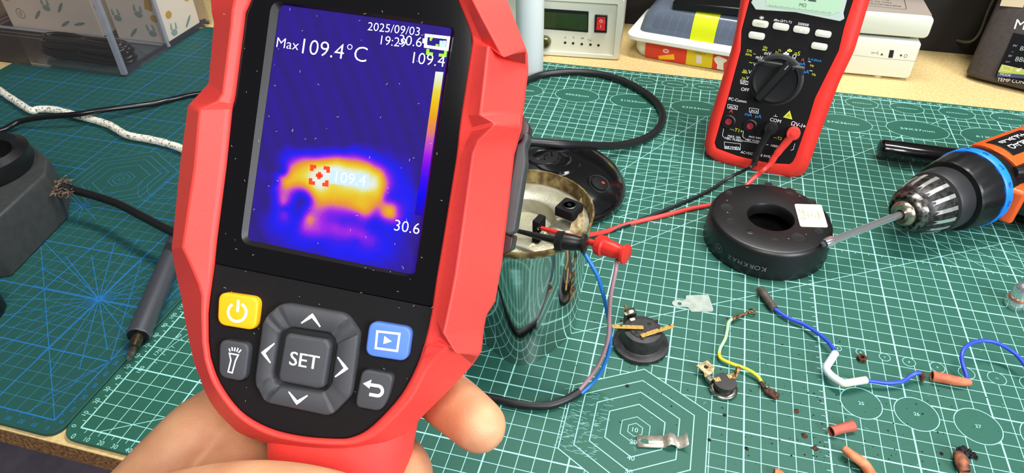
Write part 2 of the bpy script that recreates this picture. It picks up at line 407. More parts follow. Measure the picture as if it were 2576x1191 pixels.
b.build('printed_grid', [PRINTB, PRINTB2], m2, smooth=0)
# ------------------------------------------------------------------ handheld thermal imager
def zs(x0, y0, s): return lambda x, y: (x0 + x * s, y0 + y * s)
Z4 = zs(430, 0, .35326); Z5 = zs(430, 640, .46263); ZT = zs(560, 360, .3359); ZR = zs(1180, 280, .30221)
def dirw(x, y, z): return Vector(ROT.T @ np.array([x, y, z]))
o_ = cw(860, 480, 180)
rx_, ry_ = math.cos(math.radians(8.0)), math.sin(math.radians(8.0))
DV = frame(o_, dirw(rx_, ry_, -.09), dirw(ry_, -rx_, -.04))
def dl(u, v, z=0.0): return loc(DV, u, v, z)
def d3(u, v, z): p = dl(u, v, z); return (p[0], p[1], z)
im = thing('thermal_imager', 'red and black handheld thermal imaging camera with lit screen held up in the foreground', 'thermal camera', (DV @ Vector((0, -60, -30))))
ST = [  # panel edge, front ridge, silhouette (photo pixels), ridge height, silhouette height
 ((650,-60),(604,-70),(560,-75),2.5,-6),((633,0),(591,-5),(529,0),2.5,-5),((619,32),(584,25),(532,36),2.5,-5),((614,70),(581,60),(537,57),2.5,-9),
 ((593,236),(559,236),(524,207),2.5,-9),((588,262),(548,255),(518,216),3,-8),((586,275),(500,277),(472,266),3.5,-6),((571,420),(488,420),(453,406),3.5,-7),((548,600),(458,623),(431,627),3.5,-6),
 ((541,665),(478,665),(440,680),2.8,-9),((534,715),(500,716),(449,722),2.3,-10),((529,750),(508,745),(456,752),2.2,-8),((525,790),(507,790),(463,800),2.2,-10),((526,860),(509,860),(480,880),2.2,-12),((531,900),(515,905),(489,918),2.2,-12),
 ((555,964),(537,968),(527,1010),2.2,-12),((606,1033),(592,1043),(575,1068),2.2,-12),((675,1075),(665,1090),(617,1098),2.2,-11),((754,1096),(750,1112),(720,1126),2,-9),
 ((846,1104),(848,1120),(840,1136),2,-9),((892,1098),(905,1114),(930,1124),2,-9),((939,1070),(958,1085),(1000,1108),2.2,-11),((1008,996),(1032,1008),(1077,1034),2.2,-12),
 ((1050,918),(1078,925),(1147,964),2.2,-12),((1069,860),(1130,868),(1189,918),2.4,-10),((1078,825),(1150,893),(1205,894),2.8,-9),((1086,785),(1116,842),(1212,830),3.4,-8),((1089,765),(1135,752),(1218,800),3.4,-7),((1098,700),(1147,690),(1240,765),3.2,-8),
 ((1115,600),(1160,600),(1258,663),3.2,-8),((1148,394),(1190,385),(1290,385),3.4,-8),((1152,360),(1205,352),(1300,350),4.5,-8),((1154,334),(1248,312),(1309,318),6,-8),((1160,290),(1208,290),(1312,280),3,-8),((1170,225),(1216,220),(1322,200),3,-8),((1188,106),(1228,112),(1326,170),3,-8),((1185,85),(1268,148),(1324,124),2.6,-5),
 ((1179,67),(1212,44),(1292,42),4,-7),((1152,0),(1190,0),(1276,0),3,-7),((1120,-60),(1150,-75),(1220,-80),3,-8),((1000,-110),(1010,-135),(1030,-150),3,-8),((780,-120),(770,-145),(750,-160),3,-8)]
def _sp(k0, k1, n):
    seg = ST[k0:k1 + 1]; flat = [[*s[0], *s[1], *s[2], s[3], s[4]] for s in seg]; out = []
    for i in range(len(flat) - 1):
        p0, p1, p2, p3 = [np.array(flat[j]) for j in (max(i - 1, 0), i, i + 1, min(i + 2, len(flat) - 1))]
        for k in range(n):
            t = k / n; v = .5 * ((2 * p1) + (p2 - p0) * t + (2 * p0 - 5 * p1 + 4 * p2 - p3) * t * t + (3 * p1 - p0 - 3 * p2 + p3) * t ** 3)
            out.append(((v[0], v[1]), (v[2], v[3]), (v[4], v[5]), v[6], v[7]))
    return out
PA0 = [s[0] for s in ST]
# left facets fall away steeply, right ones rise out of a recessed strip beside the panel
ST = [(s[0], s[1], s[2], s[3] + (0 if i < 24 or i > 38 else 2.2), s[4] - (5 if i < 13 else 0)) for i, s in enumerate(ST)]
FLATK = [(.16 if i < 24 else .38) for i in range(len(ST))]
_a, _b = 14, 24
_mid = _sp(_a, _b, 4); FLATK = FLATK[:_a] + [.16] * len(_mid) + FLATK[_b:]; ST = ST[:_a] + _mid + ST[_b:]
A = [d3(*s[0], 0) for s in ST]; A0 = [d3(*s[0], -3) for s in ST]
A2 = []; 
for s, kf_ in zip(ST, FLATK):
    a, c = Vector(d3(*s[0], 1.2)), Vector(d3(*s[1], 1.4)); A2.append((a + (c - a) * kf_)[:]); 
Bp = [d3(*s[1], s[3]) for s in ST]; Cp = [d3(*s[2], s[4]) for s in ST]
cen = Vector((0, 0))
def inset(P, k, z): return [(p[0] * k, -12 + (p[1] + 12) * k, z) for p in P]
Cm = [(p[0] * 1.0, p[1] * 1.0, p[2] - 5) for p in Cp]
b = MB(); b.loft([A0, A, A2, Bp, Cp, Cm, inset(Cp, .97, -22), inset(Cp, .86, -33), inset(Cp, .5, -37)], DV, c0=False)
# handle, running down and back from the head
hp = []
for k, (y, hw, zc, hz) in enumerate([(-48, 22.0, -19, 13), (-58, 21.4, -19, 14), (-64, 20.9, -18.5, 14.5), (-72, 20.4, -19, 14.5), (-84, 20.0, -21, 14), (-105, 20.0, -25, 14), (-130, 20.5, -30, 14.5), (-150, 20.5, -34, 14.5), (-154, 19, -34.5, 13)]):
    xc = -1.5 - (k > 4) * .2 * (k - 4)
    hp.append([(xc + 4.2 + hw * (abs(math.cos(a)) ** .75) * (1 if math.cos(a) > 0 else -1), y, zc + hz * (abs(math.sin(a)) ** .75) * (1 if math.sin(a) > 0 else -1)) for a in [2 * math.pi * j / 36 for j in range(36)]])
b.loft(hp, DV)
b.build('shell', RED, im, smooth=18, bevel=.55, bseg=2)
# front panels
PA = PA0
low = [PA[i] for i in range(10, 15)] + [s[0] for s in _mid[1:]] + [PA[i] for i in range(24, 28)]
div_l, div_r = (540.5, 664), (1086, 774)
polylow = [div_l] + low[:-1] + [div_r]
MB().prism([dl(*p, -.2) for p in polylow], -4, -.2, DV).build('button_panel', BLKM, im, smooth=30, bevel=.25)
up = [p for p in PA[28:]] + [p for p in PA[:9]]
polyup = [(540.6, 662)] + [(1086.5, 771.5)] + [(p[0], p[1]) for p in up]
# glossy screen cover as a frame around the recessed window
def rr(pts, r, n=6): return roundpoly(pts, r, n)
win = rr([dl(683, 1), dl(604, 613), dl(1043, 701), dl(1147, 60)], 3.0)
inn = rr([dl(700, 8), dl(618, 604), dl(1042, 694), dl(1139, 68)], 1.5)
# outer loop resampled to the window's vertex count by angle around the window centre
def resample(poly, ref):
    c = Vector((sum(p[0] for p in ref) / len(ref), sum(p[1] for p in ref) / len(ref))); out = []
    for q in ref:
        d = (Vector(q) - c); best = None
        for i in range(len(poly)):
            a = Vector(poly[i]); e = Vector(poly[(i + 1) % len(poly)]) - a; den = d.x * e.y - d.y * e.x
            if abs(den) < 1e-9: continue
            t = ((a - c).x * e.y - (a - c).y * e.x) / den; s_ = ((a - c).x * d.y - (a - c).y * d.x) / den
            if t > 0 and -1e-6 <= s_ <= 1 + 1e-6 and (best is None or t < best[0]): best = (t, (c + d * t)[:])
        out.append(best[1])
    return out
def densify(P, n):
    out = []
    for i in range(len(P)):
        a = Vector(P[i]); c = Vector(P[(i + 1) % len(P)])
        k = max(1, int((c - a).length / n))
        for j in range(k): out.append((a + (c - a) * j / k)[:])
    return out
wd = densify(win, 3.0); ou = resample([dl(*p) for p in polyup], wd)
def resamp2(poly, ref): return resample(poly, ref)
ind = resample(inn, wd)
b = MB(); b.loft([[(x, y, -3) for x, y in ou], [(x, y, 0) for x, y in ou], [(x, y, 0) for x, y in wd]], DV, c0=False, c1=False)
sc = b.build('screen_cover', BLKG, im, smooth=30)
MB().loft([[(x, y, 0) for x, y in wd], [(x, y, -.9) for x, y in ind], [(x, y, -1.2) for x, y in ind]], DV, c0=False, c1=False).build('window_bevel', mat('bevel_grey', (26, 22, 22), .35, spec=.3), im, smooth=30)
# thermal picture, computed point by point
W4 = [(705, 11), (1137, 70), (1043, 693), (620, 610)]
def gp(s, t):
    a = Vector(W4[0]).lerp(Vector(W4[1]), s); c = Vector(W4[3]).lerp(Vector(W4[2]), s); return a.lerp(c, t)
KS = [  # x, y in the ZT close-up, heat 0..1
 (300,180,.0),(500,0,.0),(650,0,.0),(1000,-20,.0),(1250,-10,.0),(1450,100,.0),(1480,220,.0),(1500,620,.0),(1480,860,.0),(1400,960,.0),(1000,960,.0),(700,920,.0),(500,860,.0),(330,760,.0),(250,520,.0),(280,300,.0),(1180,900,.1),
 (380,480,.12),(385,400,.14),(395,300,.12),(450,210,.1),(1330,280,.18),(1240,160,.2),(1050,85,.25),(800,75,.25),(700,85,.25),
 (150,100,.0),(400,40,.0),(250,400,.0),(250,650,.0),(330,250,.03),(330,550,.06),(420,800,.02),(620,860,.04),(1450,300,.0),(1420,760,.02),(1300,900,.05),(1350,130,.04),(1480,500,.0),(800,20,.03),(1150,20,.02),(600,60,.1),(450,170,.16),(900,72,.22),(1150,110,.2),(1300,210,.2),(1380,330,.18),(1400,450,.2),(1350,560,.3),(1390,600,.12),
 (400,330,.3),(440,400,.5),(455,450,.5),(470,520,.34),(500,590,.25),(430,260,.45),(500,190,.5),(610,118,.5),(760,108,.48),(900,108,.5),(1020,120,.5),(1130,165,.5),(1220,240,.5),(1250,340,.4),(1230,420,.35),(1290,400,.22),(1310,450,.32),
 (520,240,.72),(600,190,.76),(700,150,.74),(850,140,.78),(1000,160,.74),(1100,190,.78),(1180,240,.76),(1190,330,.76),(1180,400,.7),(480,300,.72),(460,350,.55),
 (640,270,.88),(720,240,.97),(700,320,.95),(780,210,.98),(860,240,.98),(950,230,.97),(1030,240,.97),(1090,270,.92),(1120,300,.96),(1060,350,.93),(900,320,.9),(820,300,.88),
 (700,370,.8),(800,380,.8),(900,400,.77),(1000,400,.78),(1100,400,.77),(850,440,.68),(930,450,.68),(1000,480,.7),(1060,510,.68),(1130,470,.66),(740,440,.68),(680,400,.6),
 (590,340,.5),(520,350,.5),(540,400,.25),(590,410,.06),(600,440,.05),(560,440,.1),(640,430,.2),(680,480,.5),(620,520,.32),(520,520,.16),(470,500,.2),(440,460,.4),(650,570,.62),(700,540,.5),(560,560,.16),(600,640,.42),(690,610,.5),(720,660,.44),(520,620,.16),(560,720,.2),(640,720,.26),
 (800,500,.46),(900,520,.42),(1000,540,.4),(1080,560,.44),(800,560,.36),(900,590,.3),(1000,600,.3),(850,640,.44),(950,660,.44),(1040,690,.42),(1130,720,.34),(820,700,.34),(1100,620,.2),(1080,560,.44),(1150,560,.3),(1170,620,.15),(1250,660,.16),(1200,750,.2),(1000,740,.25),(900,780,.2),(800,740,.24),(740,760,.16),(1000,820,.2),(850,830,.18),(1130,830,.2),(1250,780,.16),
 (1160,500,.5),(1220,480,.66),(1260,500,.72),(1270,540,.68),(1210,540,.6),(1310,520,.45),(1240,580,.42),(1290,470,.5),(1100,530,.55)]
ks = np.array([(560 + x * .3359, 360 + y * .3359, t) for x, y, t in KS])
NXs, NYs = 200, 290
P_ = np.array([[gp(i / NXs, j / NYs)[:] for i in range(NXs + 1)] for j in range(NYs + 1)]).reshape(-1, 2)
def tps(d2): return np.where(d2 > 0, d2 * np.log(d2 + 1e-9), 0) * .5
kp = ks[:, :2] / 100.0; N_ = len(ks)
Kd = ((kp[:, None] - kp[None]) ** 2).sum(2); A_ = np.zeros((N_ + 3, N_ + 3)); A_[:N_, :N_] = tps(Kd) + np.eye(N_) * .0015
A_[:N_, N_] = 1; A_[:N_, N_ + 1:] = kp; A_[N_, :N_] = 1; A_[N_ + 1:, :N_] = kp.T
wv_ = np.linalg.solve(A_, np.r_[ks[:, 2], 0, 0, 0]); Pn = P_ / 100.0
D2 = ((Pn[:, None, :] - kp[None]) ** 2).sum(2); dm = D2.min(1) * 1e4
TT = tps(D2) @ wv_[:N_] + wv_[N_] + Pn @ wv_[N_ + 1:]
TT = np.clip(TT, 0, 1) * np.clip(1 - (np.sqrt(dm) - 45) / 20, 0, 1)
# faint diagonal texture of the cool background
st = np.sin((P_[:, 0] * .95 - P_[:, 1] * .33) / 6.3 + .6 * np.sin(P_[:, 1] / 60)) + .5 * np.sin((P_[:, 0] * .8 - P_[:, 1] * .35) / 17)
TT = np.clip(TT + .010 * st * (TT < .12) + .02 + np.random.normal(0, .008, len(TT)), 0, 1)
PAL = [(0, (34, 6, 120)), (.05, (40, 0, 160)), (.13, (24, 0, 215)), (.2, (2, 0, 250)), (.3, (52, 0, 240)), (.38, (110, 0, 238)), (.46, (165, 20, 232)), (.55, (206, 84, 190)), (.62, (232, 132, 90)), (.7, (240, 160, 24)), (.8, (240, 196, 20)), (.88, (238, 220, 60)), (.94, (232, 236, 190)), (1, (240, 248, 248))]
xs = [p[0] for p in PAL]; cols = np.array([lin(p[1]) for p in PAL])
CC = np.stack([np.interp(TT, xs, cols[:, k]) for k in range(3)] + [np.ones(len(TT))], 1)
vs = [(*dl(p[0], p[1], -1.1), -1.1) for p in P_]
fs = [(j * (NXs + 1) + i, j * (NXs + 1) + i + 1, (j + 1) * (NXs + 1) + i + 1, (j + 1) * (NXs + 1) + i) for j in range(NYs) for i in range(NXs)]
fs = [f[::-1] for f in fs]
SM_ = bpy.data.materials.new('thermal_display'); SM_.use_nodes = True; nt = SM_.node_tree; pb = nt.nodes['Principled BSDF']
an = nt.nodes.new('ShaderNodeAttribute'); an.attribute_name = 'picture_rgb'; nt.links.new(an.outputs['Color'], pb.inputs['Emission Color']); pb.inputs['Emission Strength'].default_value = .95
pb.inputs['Base Color'].default_value = (.01, .01, .012, 1); pb.inputs['Roughness'].default_value = .1; pb.inputs['Specular IOR Level'].default_value = .12
dsp = MB().add(vs, fs, DV).build('display', SM_, im, smooth=0)
ca = dsp.data.color_attributes.new('picture_rgb', 'FLOAT_COLOR', 'POINT'); ca.data.foreach_set('color', CC.astype(np.float32).ravel())
zt = -.98
GW = glow('screen_white', (235, 245, 255), 1.0)
THIN = -.012
b = MB()
b.textpx('Max', DV, Z4(750, 335), Z4(905, 358), None, zt); b.textpx('109.4°C', DV, Z4(932, 380), Z4(1388, 445), None, zt)
b.textpx('2025/09/03', DV, Z4(1400, 215), Z4(1768, 255), None, zt); b.textpx('19:29', DV, Z4(1492, 316), Z4(1668, 338), None, zt)
b.textpx('30.6', DV, Z4(1622, 316), Z4(1782, 336), None, zt); b.textpx('109.4', DV, Z4(1720, 450), Z4(1945, 478), None, zt)
def spx(b, pts, w, z=zt, mi=0, closed=False, F=DV): b.stroke([loc(F, *p, z) for p in pts], w, z, F, mi, closed)
spx(b, [Z4(1818, 252), Z4(1978, 270), Z4(1966, 352), Z4(1812, 330)], .75, closed=True); spx(b, [Z4(1803, 275), Z4(1800, 308)], .7)
b.build('readout_text', GW, dsp, smooth=0)
b = MB(); b.textpx('30.6', DV, ZT(1283, 655), ZT(1470, 685), None, zt); b.build('low_reading', GW, dsp, smooth=0)
b = MB(); spx(b, [Z4(1850, 290), Z4(1850, 275), Z4(1862, 270)], .5); spx(b, [Z4(1830, 350), Z4(1827, 380), Z4(1865, 385)], .7); spx(b, [Z4(1908, 392), Z4(1952, 396), Z4(1957, 358)], .7); spx(b, [Z4(1885, 322), Z4(1905, 325)], .6)
b.build('battery_marks', glow('screen_green', (120, 235, 40)), dsp, smooth=0)
b = MB(); spx(b, [Z4(1925, 290), Z4(1922, 325), Z4(1945, 328), Z4(1950, 290)], .8); b.build('battery_level', glow('screen_paleblue', (140, 180, 255)), dsp, smooth=0)
# colour scale
bar = bpy.data.materials.new('scale_bar'); bar.use_nodes = True; nt = bar.node_tree; pb = nt.nodes['Principled BSDF']
an = nt.nodes.new('ShaderNodeAttribute'); an.attribute_name = 'picture_rgb'; nt.links.new(an.outputs['Color'], pb.inputs['Emission Color']); pb.inputs['Emission Strength'].default_value = 1; pb.inputs['Base Color'].default_value = (0, 0, 0, 1); pb.inputs['Specular IOR Level'].default_value = .05
q0, q1, q2, q3 = [Vector(p) for p in (Z4(1884, 510), Z4(1941, 514), ZT(1500, 545), ZT(1440, 538))]
vs = []; cc = []
for j in range(61):
    t = j / 60
    for s_ in (0, 1):
        p = (q0.lerp(q3, t) if s_ == 0 else q1.lerp(q2, t)); vs.append((*dl(p.x, p.y, zt), zt)); h = 1 - t * .93
        cc.append([np.interp(h, xs, cols[:, k]) for k in range(3)] + [1])
o = MB().add(vs, [(2 * j + 2, 2 * j + 3, 2 * j + 1, 2 * j) for j in range(60)], DV).build('colour_scale', bar, dsp, smooth=0)
o.data.color_attributes.new('picture_rgb', 'FLOAT_COLOR', 'POINT').data.foreach_set('color', np.array(cc, np.float32).ravel())
b = MB()
for (x, y, dx, dy) in ((668, 176, 1, 1), (790, 190, -1, 1), (780, 314, -1, -1), (658, 298, 1, -1)):
    spx(b, [ZT(x, y + 34 * dy), ZT(x, y), ZT(x + 34 * dx, y + 4 * dx)], .95, zt + .03)
spx(b, [ZT(698, 241), ZT(750, 247)], .9, zt + .03); spx(b, [ZT(727, 218), ZT(720, 272)], .9, zt + .03)
b.build('crosshair', glow('screen_red', (178, 50, 24)), dsp, smooth=0)
b = MB(); b.prism([dl(*ZT(*p), zt) for p in ((812, 202), (1100, 238), (1092, 340), (800, 302))], zt, zt + .01, DV)
b.build('label_patch', glow('screen_patch', (150, 170, 190), .45), dsp, smooth=0)
b = MB(); b.textpx('109.4', DV, ZT(842, 292), ZT(1066, 325), None, zt + .04); THIN = 0.0
b.build('spot_text', glow('screen_spot', (225, 240, 200)), dsp, smooth=0)
# dust on the window and a gouge below it
b = MB()
for k in range(110):
    u, v = random.uniform(560, 1120), random.uniform(20, 1050); 
    p = Vector(dl(u, v, .05)); a = random.uniform(0, 6.3); l = random.uniform(.12, .7); cvt = random.uniform(-1.2, 1.2)
    pts = [p + Vector((math.cos(a + cvt * t), math.sin(a + cvt * t))) * l * t for t in (0, .5, 1)]
    b.stroke([q[:] for q in pts], .07, .05, DV)
b.build('lint', mat('lint', (190, 190, 190), .9), im, smooth=0, kind='stuff')
# buttons
def button(name, pts, mat_, h=2.2, r=2.4, e=.7):
    P = rr([dl(*Z5(*p), 1) for p in pts], r); c = Vector((sum(p[0] for p in P) / len(P), sum(p[1] for p in P) / len(P)))
    return MB().bev(P, -.3, h, e, DV, n=4).build(name, mat_, im, smooth=50)
def ico(name, fn, mat_, parent, z): b = MB(); fn(b, z); b.build(name, mat_, parent, smooth=0)
def p5(b, pts, w, z, closed=False): b.stroke([dl(*Z5(*p), z) for p in pts], w, z, DV, 0, closed)
bt = button('power_button', [(270, 203), (489, 234), (470, 414), (262, 380)], YEL)
ICW = mat('icon_cream', (248, 236, 205), .5)
def f(b, z):
    p5(b, [(360 + 49 * math.sin(math.radians(a)), 316 - 50 * math.cos(math.radians(a)) + 0 * a) for a in range(28, 340, 12)], .75, z); p5(b, [(367, 250), (362, 315)], .8, z)
ico('power_icon', f, ICW, bt, 2.26)
bt = button('torch_button', [(275, 457), (439, 483), (412, 692), (270, 664)], KEY)
def f(b, z):
    p5(b, [(318, 540), (366, 549), (350, 582), (333, 646), (311, 640), (326, 577)], .38, z, True)
    for q in (((322, 530), (316, 513)), ((334, 526), (332, 506)), ((345, 528), (349, 508)), ((357, 531), (366, 511)), ((367, 537), (382, 520))): p5(b, q, .36, z)
ico('torch_icon', f, WHITE, bt, 2.26)
bt = button('gallery_button', [(1085, 360), (1316, 397), (1290, 582), (1060, 546)], BLUEK)
def f(b, z):
    p5(b, [(1122, 420), (1243, 434), (1230, 527), (1113, 511)], .6, z, True); b.prism([dl(*Z5(*p), z) for p in ((1160, 445), (1202, 475), (1154, 490))], z - .02, z, DV)
ico('play_icon', f, mat('icon_pale', (215, 228, 250), .5), bt, 2.26)
bt = button('return_button', [(1047, 618), (1219, 650), (1187, 780), (1146, 852), (1010, 826), (1015, 765)], KEY, r=2)
def f(b, z):
    b.prism([dl(*Z5(*p), z) for p in ((1044, 704), (1091, 683), (1079, 732))], z - .02, z, DV)
    p5(b, [(1080, 710), (1125, 717)] + [(1124 + 26 * math.sin(math.radians(a)) + 0, 744 - 27 * math.cos(math.radians(a))) for a in range(10, 181, 17)] + [(1078, 763)], .85, z)
ico('return_icon', f, WHITE, bt, 2.26)
# navigation pad: octagonal ring around the SET key
oc = [(590, 273), (640, 270), (930, 322), (965, 345), (1022, 430), (1020, 470), (985, 740), (975, 775), (885, 868), (850, 880), (530, 812), (500, 790), (458, 705), (458, 665), (498, 375), (520, 335)]
sq = [(648, 398), (870, 432), (902, 480), (868, 718), (832, 750), (582, 712), (548, 665), (585, 430)]
O1 = densify(rr([dl(*Z5(*p), 2) for p in oc], 1.5, 3), 1.2); I1 = resample(rr([dl(*Z5(*p), 2) for p in sq], 1.2, 3), O1)
cc_ = Vector(dl(*Z5(738, 575), 2))
def mv(P, k): return [((Vector(p) - cc_) * k + cc_)[:] for p in P]
def z_(P, z): return [(p[0], p[1], z) for p in P]
mid = [(Vector(a) * .5 + Vector(c) * .5)[:] for a, c in zip(O1, I1)]
# the four diagonal grooves are dips in height
def zz(P, z, dip):
    out = []
    for p in P:
        a = math.degrees(math.atan2(p[1] - cc_.y, p[0] - cc_.x)) + 1; q = abs(((a - 45) % 90 + 45) % 90 - 45); q = min(abs((a % 90) - 45 + t) for t in (-7, 7))
        out.append((p[0], p[1], z - dip * max(0, 1 - q / 2.6)))
    return out
nb = MB().loft([z_(O1, -.3), z_(O1, 1.6), z_(mv(O1, .985), 2.2), zz(mv(O1, .95), 2.5, .9), zz(mid, 2.5, 1.0), zz(mv(I1, 1.1), 2.3, .8), z_(mv(I1, 1.02), 1.8), z_(I1, .9), z_(mv(I1, .97), -.3)], DV, c0=False, c1=False).build('navigation_pad', KEY, im, smooth=50)
MB().prism([dl(*Z5(*p), .3) for p in sq], -.25, 0.05, DV).build('pad_recess', mat('recess_black', (10, 10, 11), .6), im, smooth=0)
def chev(b, a, c, d, z, w=.85):
    A_, C_, D_ = [Vector(dl(*Z5(*p), z)) for p in (a, c, d)]
    b.stroke([A_[:], ((A_ + C_ * 3) / 4)[:], C_[:], ((D_ + C_ * 3) / 4)[:], D_[:]], [.35, w, w * 1.05, w, .35], z, DV)
b = MB(); chev(b, (708, 376), (768, 334), (812, 396), 2.62); chev(b, (563, 485), (502, 537), (541, 592), 2.62); chev(b, (906, 560), (952, 622), (892, 668), 2.62); chev(b, (640, 748), (685, 808), (743, 769), 2.62)
b.build('arrow_print', WHITE, nb, smooth=0)
bt = button('set_button', [(655, 424), (862, 458), (882, 490), (846, 716), (812, 724), (608, 683), (600, 655), (637, 440)], KEY, h=3.2, r=2.2, e=1.0)
b = MB(); F_ = DV @ Matrix.Translation((*dl(*Z5(726, 577), 3.25), 3.25)) @ Matrix.Rotation(math.radians(-1.0), 4, 'Z')
for dx in (-.06, 0, .06): b.text('SET', None, F_ @ Matrix.Translation((dx, 0, dx * .01)), fit=7.7)
b.build('set_text', WHITE, bt, smooth=0)
# dark sliding cover seen behind the right edge
b = MB(); b.prism([dl(*ZR(*p), -20) for p in ((425, 60), (440, 20), (512, 128), (505, 195), (470, 230), (400, 300), (380, 320))], -30, -16, DV)
b.prism([dl(*ZR(*p), -20) for p in ((280, 1000), (378, 1050), (357, 1165), (300, 1190), (230, 1190))], -30, -16, DV)
b.build('side_body', mat('dark_maroon', (46, 22, 24), .35), im, bevel=.5)
b = MB(); b.prism(rr([dl(*ZR(*p), -17) for p in ((452, 188), (500, 190), (503, 240), (472, 300), (480, 430), (405, 900), (388, 1010), (345, 1037), (285, 1008), (282, 960), (395, 290), (440, 258))], 1.0, 3), -26, -15, DV)
b.build('trigger_guard', DGREY, im, bevel=.8)

# ------------------------------------------------------------------ the hand that holds it
def capsules(chains, balls, voxel=.9, smooth_it=8):
    b = MB()
    for pts, rad in chains:
        P = [Vector(p) for p in pts]; n = 5; Q = spline(P, n); R = []
        rs = spline([(r, 0, 0) for r in rad], n); R = [q.x for q in rs]
        # close rounded ends
        d0 = (Q[0] - Q[1]).normalized(); d1 = (Q[-1] - Q[-2]).normalized()
        pre = [Q[0] + d0 * R[0] * s_ for s_ in (.95, .75, .4)]; post = [Q[-1] + d1 * R[-1] * s_ for s_ in (.4, .75, .95)]
        b.tube(pre + Q + post, [R[0] * s_ for s_ in (.3, .66, .92)] + R + [R[-1] * s_ for s_ in (.92, .66, .3)], 20)
    for c, r3, M_ in balls:
        b.sphere(1, Matrix.Translation(c) @ M_ @ Matrix.Diagonal((*r3, 1)), seg=24)
    me = bpy.data.meshes.new('tmp'); me.from_pydata([(v * S)[:] for v in b.v], [], b.f)
    o = bpy.data.objects.new('tmp', me); COL.objects.link(o)
    r = o.modifiers.new('r', 'REMESH'); r.mode = 'VOXEL'; r.voxel_size = voxel * S
    s_ = o.modifiers.new('s', 'SMOOTH'); s_.factor = .6; s_.iterations = smooth_it
    dg = bpy.context.evaluated_depsgraph_get(); out = bpy.data.meshes.new_from_object(o.evaluated_get(dg))
    bpy.data.objects.remove(o); bpy.data.meshes.remove(me); return out
idx = [cw(500, 1130, 220), cw(640, 1010, 232), cw(860, 930, 238), cw(1040, 950, 228), cw(1130, 1010, 213), cw(1205, 1072, 200)]
mid_ = [cw(500, 1220, 226), cw(700, 1130, 244), cw(900, 1100, 238), cw(985, 1150, 222), cw(1018, 1195, 206), cw(1000, 1260, 198)]
rng = [cw(500, 1320, 228), cw(700, 1260, 246), cw(930, 1240, 232), cw(990, 1300, 210), cw(960, 1350, 200)]
lit = [cw(540, 1420, 228), cw(720, 1400, 240), cw(900, 1400, 226), cw(940, 1440, 205), cw(900, 1480, 196)]
thm = [cw(300, 1380, 200), cw(420, 1325, 184), cw(600, 1277, 170), cw(760, 1276, 166), cw(900, 1300, 165)]
wrist = cw(360, 1650, 232); elbow = cw(420, 2400, 300)
web = [cw(575, 1030, 224), cw(509, 1084, 216), cw(450, 1150, 212), cw(392, 1222, 210), cw(350, 1300, 206), cw(350, 1400, 206)]
M3 = Matrix.Identity(4)
hm = capsules([(idx, [10.5, 9.6, 9.0, 8.8, 8.9, 8.0]), (mid_, [11, 9.8, 9.2, 8.8, 8.5, 7.6]), (rng, [11, 9.6, 9, 8.4, 7.5]), (lit, [10, 8.6, 8, 7.4, 6.6]),
     (thm, [15, 13.5, 11, 9.8, 8.6]), (web, [9.5, 10.8, 11.5, 12.5, 15, 18]), ([cw(560, 1080, 222), cw(590, 1160, 216), cw(580, 1230, 210)], [11, 12, 13]), ([cw(520, 1110, 222), cw(520, 1170, 222), cw(540, 1240, 220)], [11, 14, 16]),
     ([cw(480, 1250, 222), cw(450, 1400, 222), wrist, elbow], [21, 25, 25, 34])],
    [(cw(520, 1300, 224), (26, 24, 18), M3), (cw(410, 1400, 208), (20, 22, 19), M3)], smooth_it=12)
SK = mat('skin', (214, 160, 118), .55, rgb2=(198, 138, 100), nscale=90, thr=(.35, .7), sss=.07, bump=.4, bscale=2200)
hm.materials.append(SK); hm.shade_smooth()
hand = bpy.data.objects.new('person', hm); COL.objects.link(hand); hm.transform(Matrix.Translation(-wrist * S)); hand.location = wrist * S
tag(hand, 'bare hand gripping the thermal camera handle, thumb across its front', 'person')
# ------------------------------------------------------------------ stainless pot, cut open at the top
PX, PY = 243.5, 166.0
pot = thing('steel_pot', 'upturned stainless steel kettle body with rusty open rim, behind the thermal camera', 'kettle', (PX, PY, 0))
def foot(a, z):
    if z > 72: return 1.0
    t = ((72 - z) / 72) ** 1.35
    q = abs(((a - math.radians(-77) + math.pi) % (2 * math.pi)) - math.pi)
    k = 0
    for c0 in (-77,):
        dq = ((a - math.radians(c0) + math.pi) % (2 * math.pi)) - math.pi; k += math.exp(-(dq / .42) ** 2)
    return 1 + t * (.26 * k)
prof = [(39.5, 0), (39.6, 2), (39.9, 10), (40.4, 20), (41, 35), (41.8, 50), (42.8, 65), (43.6, 80), (44.4, 89), (45.2, 94), (45.6, 95.6)]
MB().lathe(prof + [(44.8, 95.6), (44.2, 93), (43.2, 86)], T(PX, PY, 0), 96, fn=foot, c0=False, c1=False).build('body', mat('mirror_steel', (200, 204, 200), .07, metal=1, bump=.12, bscale=60), pot, smooth=60)
MB().lathe([(44.6, 90.5), (45.55, 93.2), (46.0, 95.4), (45.5, 96.2), (44.6, 96.0), (43.9, 93), (42.6, 84)], T(PX, PY, 0), 96, c0=False, c1=False, fn=lambda a, z: 1 + .0035 * math.sin(47 * a)).build('rim', mat('rusty_rim', (150, 132, 84), .7, rgb2=(86, 64, 30), nscale=160, thr=(.35, .6), metal=.3, bump=.6, bscale=400), pot, smooth=60)
ALU = mat('old_aluminium', (196, 192, 172), .42, metal=.6, rgb2=(160, 158, 130), nscale=70, thr=(.35, .65), bump=.5, bscale=900)
MB().lathe([(43.4, 84), (42.8, 86.5), (38, 86.8), (37.2, 88.4), (33, 89), (22.5, 89), (21, 88), (20.4, 82), (19, 79.5), (1, 79)], T(PX, PY, 0), 72, c0=False).build('base_plate', ALU, pot, smooth=50)
q = at(1432, 590, 90)
MB().sphere(9, T(q.x - 6, q.y + 3, 88), seg=24, sz=.5).build('heater_end', ALU, pot)
